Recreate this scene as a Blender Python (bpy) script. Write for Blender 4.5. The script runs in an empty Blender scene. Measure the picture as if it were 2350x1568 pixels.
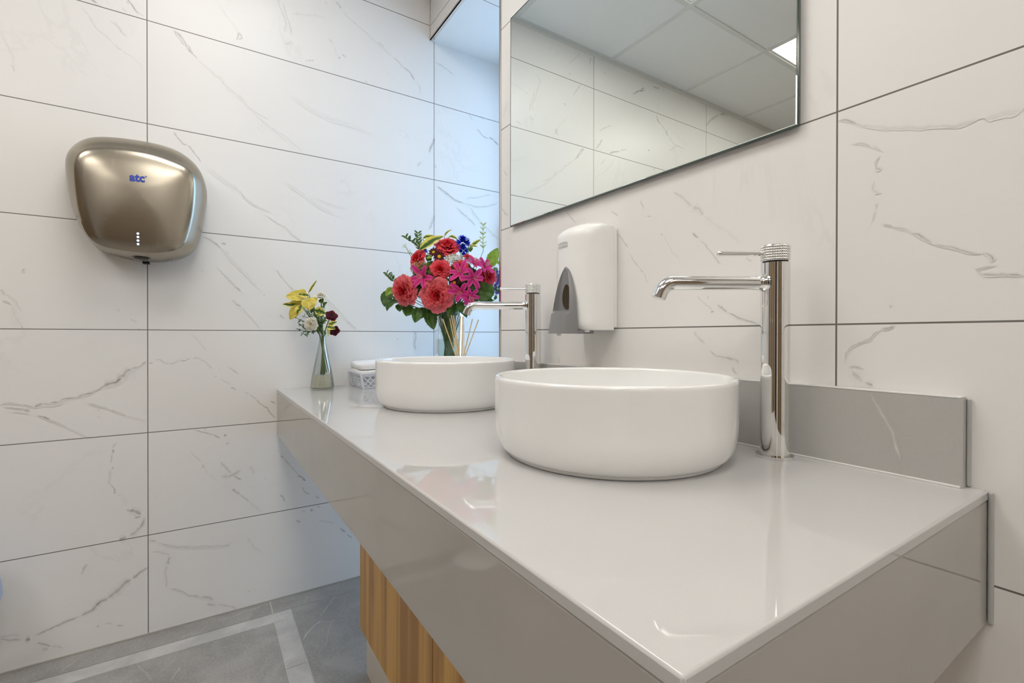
import bpy, math, random
from mathutils import Vector, Matrix, noise
S = bpy.context.scene
COL = S.collection
rnd = random.Random(7)
PI = math.pi
# ---------------------------------------------------------------- camera
cd = bpy.data.cameras.new('camera'); cam = bpy.data.objects.new('camera', cd); COL.objects.link(cam)
cd.sensor_width = 36; cd.lens = 1089.02*36/2350; cd.shift_y = -7.17/2350; cd.clip_start = .02
_th, _pi, _ro = 0.578492, -0.004477, 0.00125
F = Vector((-math.cos(_th), math.sin(_th), 0)); Rv = Vector((math.sin(_th), math.cos(_th), 0)); Uv = Vector((0, 0, 1))
F2 = F*math.cos(_pi)+Uv*math.sin(_pi); U2 = -F*math.sin(_pi)+Uv*math.cos(_pi)
R3 = Rv*math.cos(_ro)+U2*math.sin(_ro); U3 = -Rv*math.sin(_ro)+U2*math.cos(_ro)
M = Matrix((R3, U3, -F2)).transposed().to_4x4(); M.translation = Vector((1.7389, -.7514, .8730))
cam.matrix_world = M
S.camera = cam
# ---------------------------------------------------------------- view, sky, exposure
S.view_settings.view_transform = 'Standard'; S.view_settings.look = 'None'
S.view_settings.gamma = 1; S.view_settings.use_curve_mapping = False
S.view_settings.exposure = 0.36
PANEL_POWER = 7.0
SKY = 3.8
w = bpy.data.worlds.new('sky'); S.world = w; w.use_nodes = True
bg = w.node_tree.nodes['Background']; bg.inputs[0].default_value = (.44, .69, 1, 1); bg.inputs[1].default_value = SKY
S.cycles.max_bounces = 12; S.cycles.diffuse_bounces = 8; S.cycles.glossy_bounces = 6; S.cycles.transparent_max_bounces = 24
S.cycles.sample_clamp_indirect = 6
pd = bpy.data.lights.new('window_portal', 'AREA'); pd.shape = 'RECTANGLE'; pd.size = .5; pd.size_y = 2.0
pd.cycles.is_portal = True
po = bpy.data.objects.new('window_portal', pd); COL.objects.link(po); po.location = (.26, .40, 1.02); po.rotation_euler = (-PI/2, 0, 0)

# ---------------------------------------------------------------- node helpers
def mat(name):
    m = bpy.data.materials.new(name); m.use_nodes = True; return m, m.node_tree, m.node_tree.nodes['Principled BSDF']
def setp(b, col=None, rough=None, metal=None, spec=None, coat=None, **k):
    if col is not None: b.inputs['Base Color'].default_value = (*col, 1)
    if rough is not None: b.inputs['Roughness'].default_value = rough
    if metal is not None: b.inputs['Metallic'].default_value = metal
    if spec is not None: b.inputs['Specular IOR Level'].default_value = spec
    if coat is not None: b.inputs['Coat Weight'].default_value = coat
    for a, v in k.items(): b.inputs[a.replace('_', ' ')].default_value = v
def nd(t, kind, **k):
    n = t.nodes.new(kind)
    for a, v in k.items(): setattr(n, a, v)
    return n
def mth(t, op, a, b=None, c=None):
    n = t.nodes.new('ShaderNodeMath'); n.operation = op
    for i, v in enumerate((a, b, c)):
        if v is None: continue
        if isinstance(v, (int, float)): n.inputs[i].default_value = v
        else: t.links.new(v, n.inputs[i])
    return n.outputs[0]
def mixc(t, f, a, b):
    n = t.nodes.new('ShaderNodeMix'); n.data_type = 'RGBA'
    for s, v in ((0, f), (6, a), (7, b)):
        if isinstance(v, (int, float)): n.inputs[s].default_value = v
        elif isinstance(v, tuple): n.inputs[s].default_value = (*v, 1)
        else: t.links.new(v, n.inputs[s])
    return n.outputs[2]
def nz(t, vec, scale, detail=4, rough=.5, dist=0):
    n = nd(t, 'ShaderNodeTexNoise'); n.inputs['Scale'].default_value = scale; n.inputs['Detail'].default_value = detail
    n.inputs['Roughness'].default_value = rough; n.inputs['Distortion'].default_value = dist
    if vec is not None: t.links.new(vec, n.inputs['Vector'])
    return n.outputs[0]
def smooth(t, v, a, b):
    n = nd(t, 'ShaderNodeMapRange', interpolation_type='SMOOTHSTEP'); t.links.new(v, n.inputs[0])
    n.inputs[1].default_value = a; n.inputs[2].default_value = b; return n.outputs[0]
def pos(t): return nd(t, 'ShaderNodeNewGeometry').outputs['Position']
def oco(t): return nd(t, 'ShaderNodeTexCoord').outputs['Object']
def plain(name, col, rough=.5, metal=0., spec=.5, var=.04, scale=30, bump=0., **k):
    """one-colour material with a slight procedural mottling"""
    m, t, b = mat(name); setp(b, col, rough, metal, spec, **k)
    v = nz(t, oco(t), scale, 3)
    t.links.new(mixc(t, v, tuple(c*(1-var) for c in col), tuple(min(1, c*(1+var)) for c in col)), b.inputs['Base Color'])
    if bump:
        bn = nd(t, 'ShaderNodeBump'); bn.inputs['Strength'].default_value = bump; bn.inputs['Distance'].default_value = .001
        t.links.new(nz(t, oco(t), scale*6, 3), bn.inputs['Height']); t.links.new(bn.outputs[0], b.inputs['Normal'])
    return m
def marble(name, ax, u0, pu, v0, pv, base=(.82, .805, .785), gw=.0024):
    """marble-look porcelain tiles; ax = world axis along the wall, other axis is Z"""
    m, t, b = mat(name); setp(b, base, .33, 0, .35)
    P = pos(t); sp = nd(t, 'ShaderNodeSeparateXYZ'); t.links.new(P, sp.inputs[0])
    u = sp.outputs[ax[0]]; v = sp.outputs[ax[1]]
    def cell(c, c0, p):
        q = mth(t, 'DIVIDE', mth(t, 'SUBTRACT', c, c0), p); fl = mth(t, 'ROUND', q)
        return mth(t, 'MULTIPLY', mth(t, 'ABSOLUTE', mth(t, 'SUBTRACT', q, fl)), p), mth(t, 'FLOOR', q)
    du, cu = cell(u, u0, pu); dv, cv = cell(v, v0, pv)
    g = mth(t, 'LESS_THAN', mth(t, 'MINIMUM', du, dv), gw/2)
    off = nd(t, 'ShaderNodeCombineXYZ')
    t.links.new(mth(t, 'MULTIPLY', cu, 3.71), off.inputs[0]); t.links.new(mth(t, 'MULTIPLY', cv, 5.13), off.inputs[1]); t.links.new(mth(t, 'ADD', cu, mth(t, 'MULTIPLY', cv, 2.3)), off.inputs[2])
    va = nd(t, 'ShaderNodeVectorMath', operation='ADD'); t.links.new(P, va.inputs[0]); t.links.new(off.outputs[0], va.inputs[1])
    V = va.outputs[0]
    cloud = nz(t, V, 3.0, 4, .55, .6)
    c = mixc(t, cloud, tuple(x*.975 for x in base), tuple(min(1, x*1.025) for x in base))
    r = mth(t, 'ABSOLUTE', mth(t, 'SUBTRACT', nz(t, V, 2.6, 6, .6, .5), .5))
    vein = mth(t, 'SUBTRACT', 1, smooth(t, r, 0, .018))
    mask = smooth(t, nz(t, V, 4.2, 2), .52, .70)
    c = mixc(t, mth(t, 'MULTIPLY', mth(t, 'MULTIPLY', vein, mask), .09), c, (.42, .41, .39))
    at = nd(t, 'ShaderNodeAttribute', attribute_name='vein')
    brk = smooth(t, nz(t, P, 260, 3, .6), .25, .6)
    fac = mth(t, 'MULTIPLY', at.outputs['Fac'], mth(t, 'ADD', mth(t, 'MULTIPLY', brk, .35), .55))
    c = mixc(t, mth(t, 'MINIMUM', fac, 1), c, (.20, .185, .165))
    c = mixc(t, g, c, (.17, .16, .145))
    t.links.new(c, b.inputs['Base Color'])
    t.links.new(mth(t, 'ADD', mth(t, 'MULTIPLY', g, .4), .33), b.inputs['Roughness'])
    return m
# ---------------------------------------------------------------- mesh helpers
class MB:
    def __init__(s): s.v = []; s.f = []; s.mi = []; s.c = []; s.sm = []
    def add(s, vs, fs, mi=0, col=None, smooth=True):
        o = len(s.v); s.v += [tuple(v) for v in vs]
        s.c += (col if isinstance(col, list) else [col]*len(vs))
        for f in fs: s.f.append([i+o for i in f]); s.mi.append(mi); s.sm.append(smooth)
        return o
    def box(s, a, b, mi=0):
        x0, y0, z0 = a; x1, y1, z1 = b
        vs = [(x, y, z) for z in (z0, z1) for y in (y0, y1) for x in (x0, x1)]
        s.add(vs, [(0, 2, 3, 1), (4, 5, 7, 6), (0, 1, 5, 4), (2, 6, 7, 3), (0, 4, 6, 2), (1, 3, 7, 5)], mi, None, False); return s
    def quad(s, vs, mi=0, col=None): s.add(vs, [tuple(range(len(vs)))], mi, col, False); return s
    def prism(s, poly, z0, z1, mi=0):
        n = len(poly); vs = [(x, y, z0) for x, y in poly]+[(x, y, z1) for x, y in poly]
        fs = [tuple(range(n))[::-1], tuple(range(n, 2*n))]+[(i, (i+1) % n, n+(i+1) % n, n+i) for i in range(n)]
        s.add(vs, fs, mi, None, False); return s
    def grid(s, fn, nu, nv, closeu=False, mi=0, colfn=None, smooth=True):
        vs = []; cs = []
        for j in range(nv+1):
            for i in range(nu if closeu else nu+1):
                vs.append(fn(i/nu, j/nv)); cs.append(colfn(i/nu, j/nv) if colfn else None)
        W = nu if closeu else nu+1; fs = []
        for j in range(nv):
            for i in range(nu):
                i2 = (i+1) % nu if closeu else i+1
                fs.append((j*W+i, j*W+i2, (j+1)*W+i2, (j+1)*W+i))
        s.add(vs, fs, mi, cs, smooth); return s
    def lathe(s, prof, n=48, c=(0, 0, 0), mi=0, capb=False, capt=False, col=None):
        vs = []
        for r, z in prof:
            for i in range(n):
                a = 2*PI*i/n; vs.append((c[0]+r*math.cos(a), c[1]+r*math.sin(a), c[2]+z))
        fs = [(j*n+i, j*n+(i+1) % n, (j+1)*n+(i+1) % n, (j+1)*n+i) for j in range(len(prof)-1) for i in range(n)]
        if capb: fs.append(tuple(range(n))[::-1])
        if capt: fs.append(tuple(range((len(prof)-1)*n, len(prof)*n)))
        s.add(vs, fs, mi, col); return s
    def tube(s, pts, r, n=10, mi=0, cap=True, col=None):
        pts = [Vector(p) for p in pts]; m = len(pts); rr = r if isinstance(r, (list, tuple)) else [r]*m
        vs = []; up = None
        for k, p in enumerate(pts):
            tg = (pts[min(k+1, m-1)]-pts[max(k-1, 0)]).normalized()
            if up is None:
                up = Vector((0, 0, 1)) if abs(tg.z) < .9 else Vector((1, 0, 0))
            up = (up-tg*up.dot(tg)).normalized(); sd = tg.cross(up)
            for i in range(n):
                a = 2*PI*i/n; vs.append(p+(up*math.cos(a)+sd*math.sin(a))*rr[k])
        fs = [(k*n+i, k*n+(i+1) % n, (k+1)*n+(i+1) % n, (k+1)*n+i) for k in range(m-1) for i in range(n)]
        if cap: fs += [tuple(range(n))[::-1], tuple(range((m-1)*n, m*n))]
        s.add(vs, fs, mi, col); return s
    def build(s, name, mats, parent=None, bevel=0, seg=3, attr=None):
        me = bpy.data.meshes.new(name); me.from_pydata(s.v, [], s.f); 
        for m in (mats if isinstance(mats, (list, tuple)) else [mats]): me.materials.append(m)
        for p, mi, sm in zip(me.polygons, s.mi, s.sm): p.material_index = mi; p.use_smooth = sm
        if attr:
            a = me.color_attributes.new(attr, 'FLOAT_COLOR', 'POINT')
            d_ = (0, 0, 0) if attr == 'vein' else (1, 1, 1)
            for i, c in enumerate(s.c): a.data[i].color = (*(c or d_), 1)
        me.update()
        if not attr or attr == 'vein': me.set_sharp_from_angle(angle=math.radians(38))
        o = bpy.data.objects.new(name, me); COL.objects.link(o)
        if parent: o.parent = parent
        if bevel:
            b = o.modifiers.new('bevel', 'BEVEL'); b.width = bevel; b.segments = seg; b.limit_method = 'ANGLE'; b.angle_limit = .6
            b.harden_normals = False
            for p in me.polygons: p.use_smooth = True
            w_ = o.modifiers.new('wn', 'WEIGHTED_NORMAL'); w_.keep_sharp = True
        return o
def tag(o, label=None, cat=None, group=None, kind=None):
    for k, v in (('label', label), ('category', cat), ('group', group), ('kind', kind)):
        if v: o[k] = v
    return o
def thing(name, label, cat, loc=(0, 0, 0), group=None, rz=0):
    o = bpy.data.objects.new(name, None); COL.objects.link(o); o.location = loc; o.rotation_euler = (0, 0, rz)
    o.empty_display_size = .05
    return tag(o, label, cat, group)
def struct(o): o['kind'] = 'structure'; return o
def dup(root, loc, label, rz=None):
    r = root.copy(); COL.objects.link(r); r.location = loc; r['label'] = label
    if rz is not None: r.rotation_euler = (0, 0, rz)
    def rec(a, b):
        for ch in list(a.children):
            c = ch.copy(); COL.objects.link(c); c.parent = b; rec(ch, c)
    rec(root, r); return r
def veins(mb, data, to3, halo=True):
    """thin strips of the stone's own veining, a fraction of a millimetre proud of the tile face"""
    for ri_, (wmm, al, pts) in enumerate(data):
        P = [Vector(q) for q in pts]
        L = sum((P[i+1]-P[i]).length for i in range(len(P)-1))
        if L < 1e-6: continue
        n = max(4, min(70, int(L/.0045))); S_ = []
        for k in range(n+1):
            d = L*k/n
            for i in range(len(P)-1):
                l = (P[i+1]-P[i]).length
                if d <= l or i == len(P)-2: S_.append(P[i].lerp(P[i+1], min(1, d/max(l, 1e-9)))); break
                d -= l
        al = min(1, al*1.38)*min(1, (9/wmm)**.5)
        w0 = wmm/1000*.5; sd = rnd.random()*99
        soft = wmm > 12 and al < .3
        for rep in ((0, 1) if not soft else (0,)):
            wid, a0, lift = ((max(w0*2.8, .003), al*.32, .0002), (max(w0*1.15, .0009), min(1, al*1.1), .0004))[rep] if not soft else (w0*1.6, al*.95, .0002)
            vs = []; cs = []
            for k, q in enumerate(S_):
                tg = (S_[min(k+1, n)]-S_[max(k-1, 0)]).normalized(); nn = Vector((-tg.y, tg.x)); s = k/n
                jit = (noise.noise(Vector((s*L*90, sd, 0)))*.9+noise.noise(Vector((s*L*30, sd, 5)))*1.2)*(.0016+w0*.35)
                wv = wid*(.55+.7*abs(noise.noise(Vector((s*L*70, sd, 9))))+.25*rnd.random()); end = min(1, 6*s+.15, 6*(1-s)+.15)
                av = a0*(.62+.8*abs(noise.noise(Vector((s*L*60, sd, 17)))))*min(1, end*1.3)
                c = q+nn*jit; wv *= end
                for o_, a_ in ((-1, 0), (-.35, .9), (.35, .9), (1, 0)):
                    e = c+nn*(wv*o_); vs.append(to3(e.x, e.y, lift+(ri_ % 100)*.000007+k*.000003)); cs.append((min(1, av*a_),)*3)
            fs = [(k*4+j, k*4+j+1, k*4+j+5, k*4+j+4) for k in range(n) for j in range(3)]
            mb.add(vs, fs, 0, cs, False)
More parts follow.
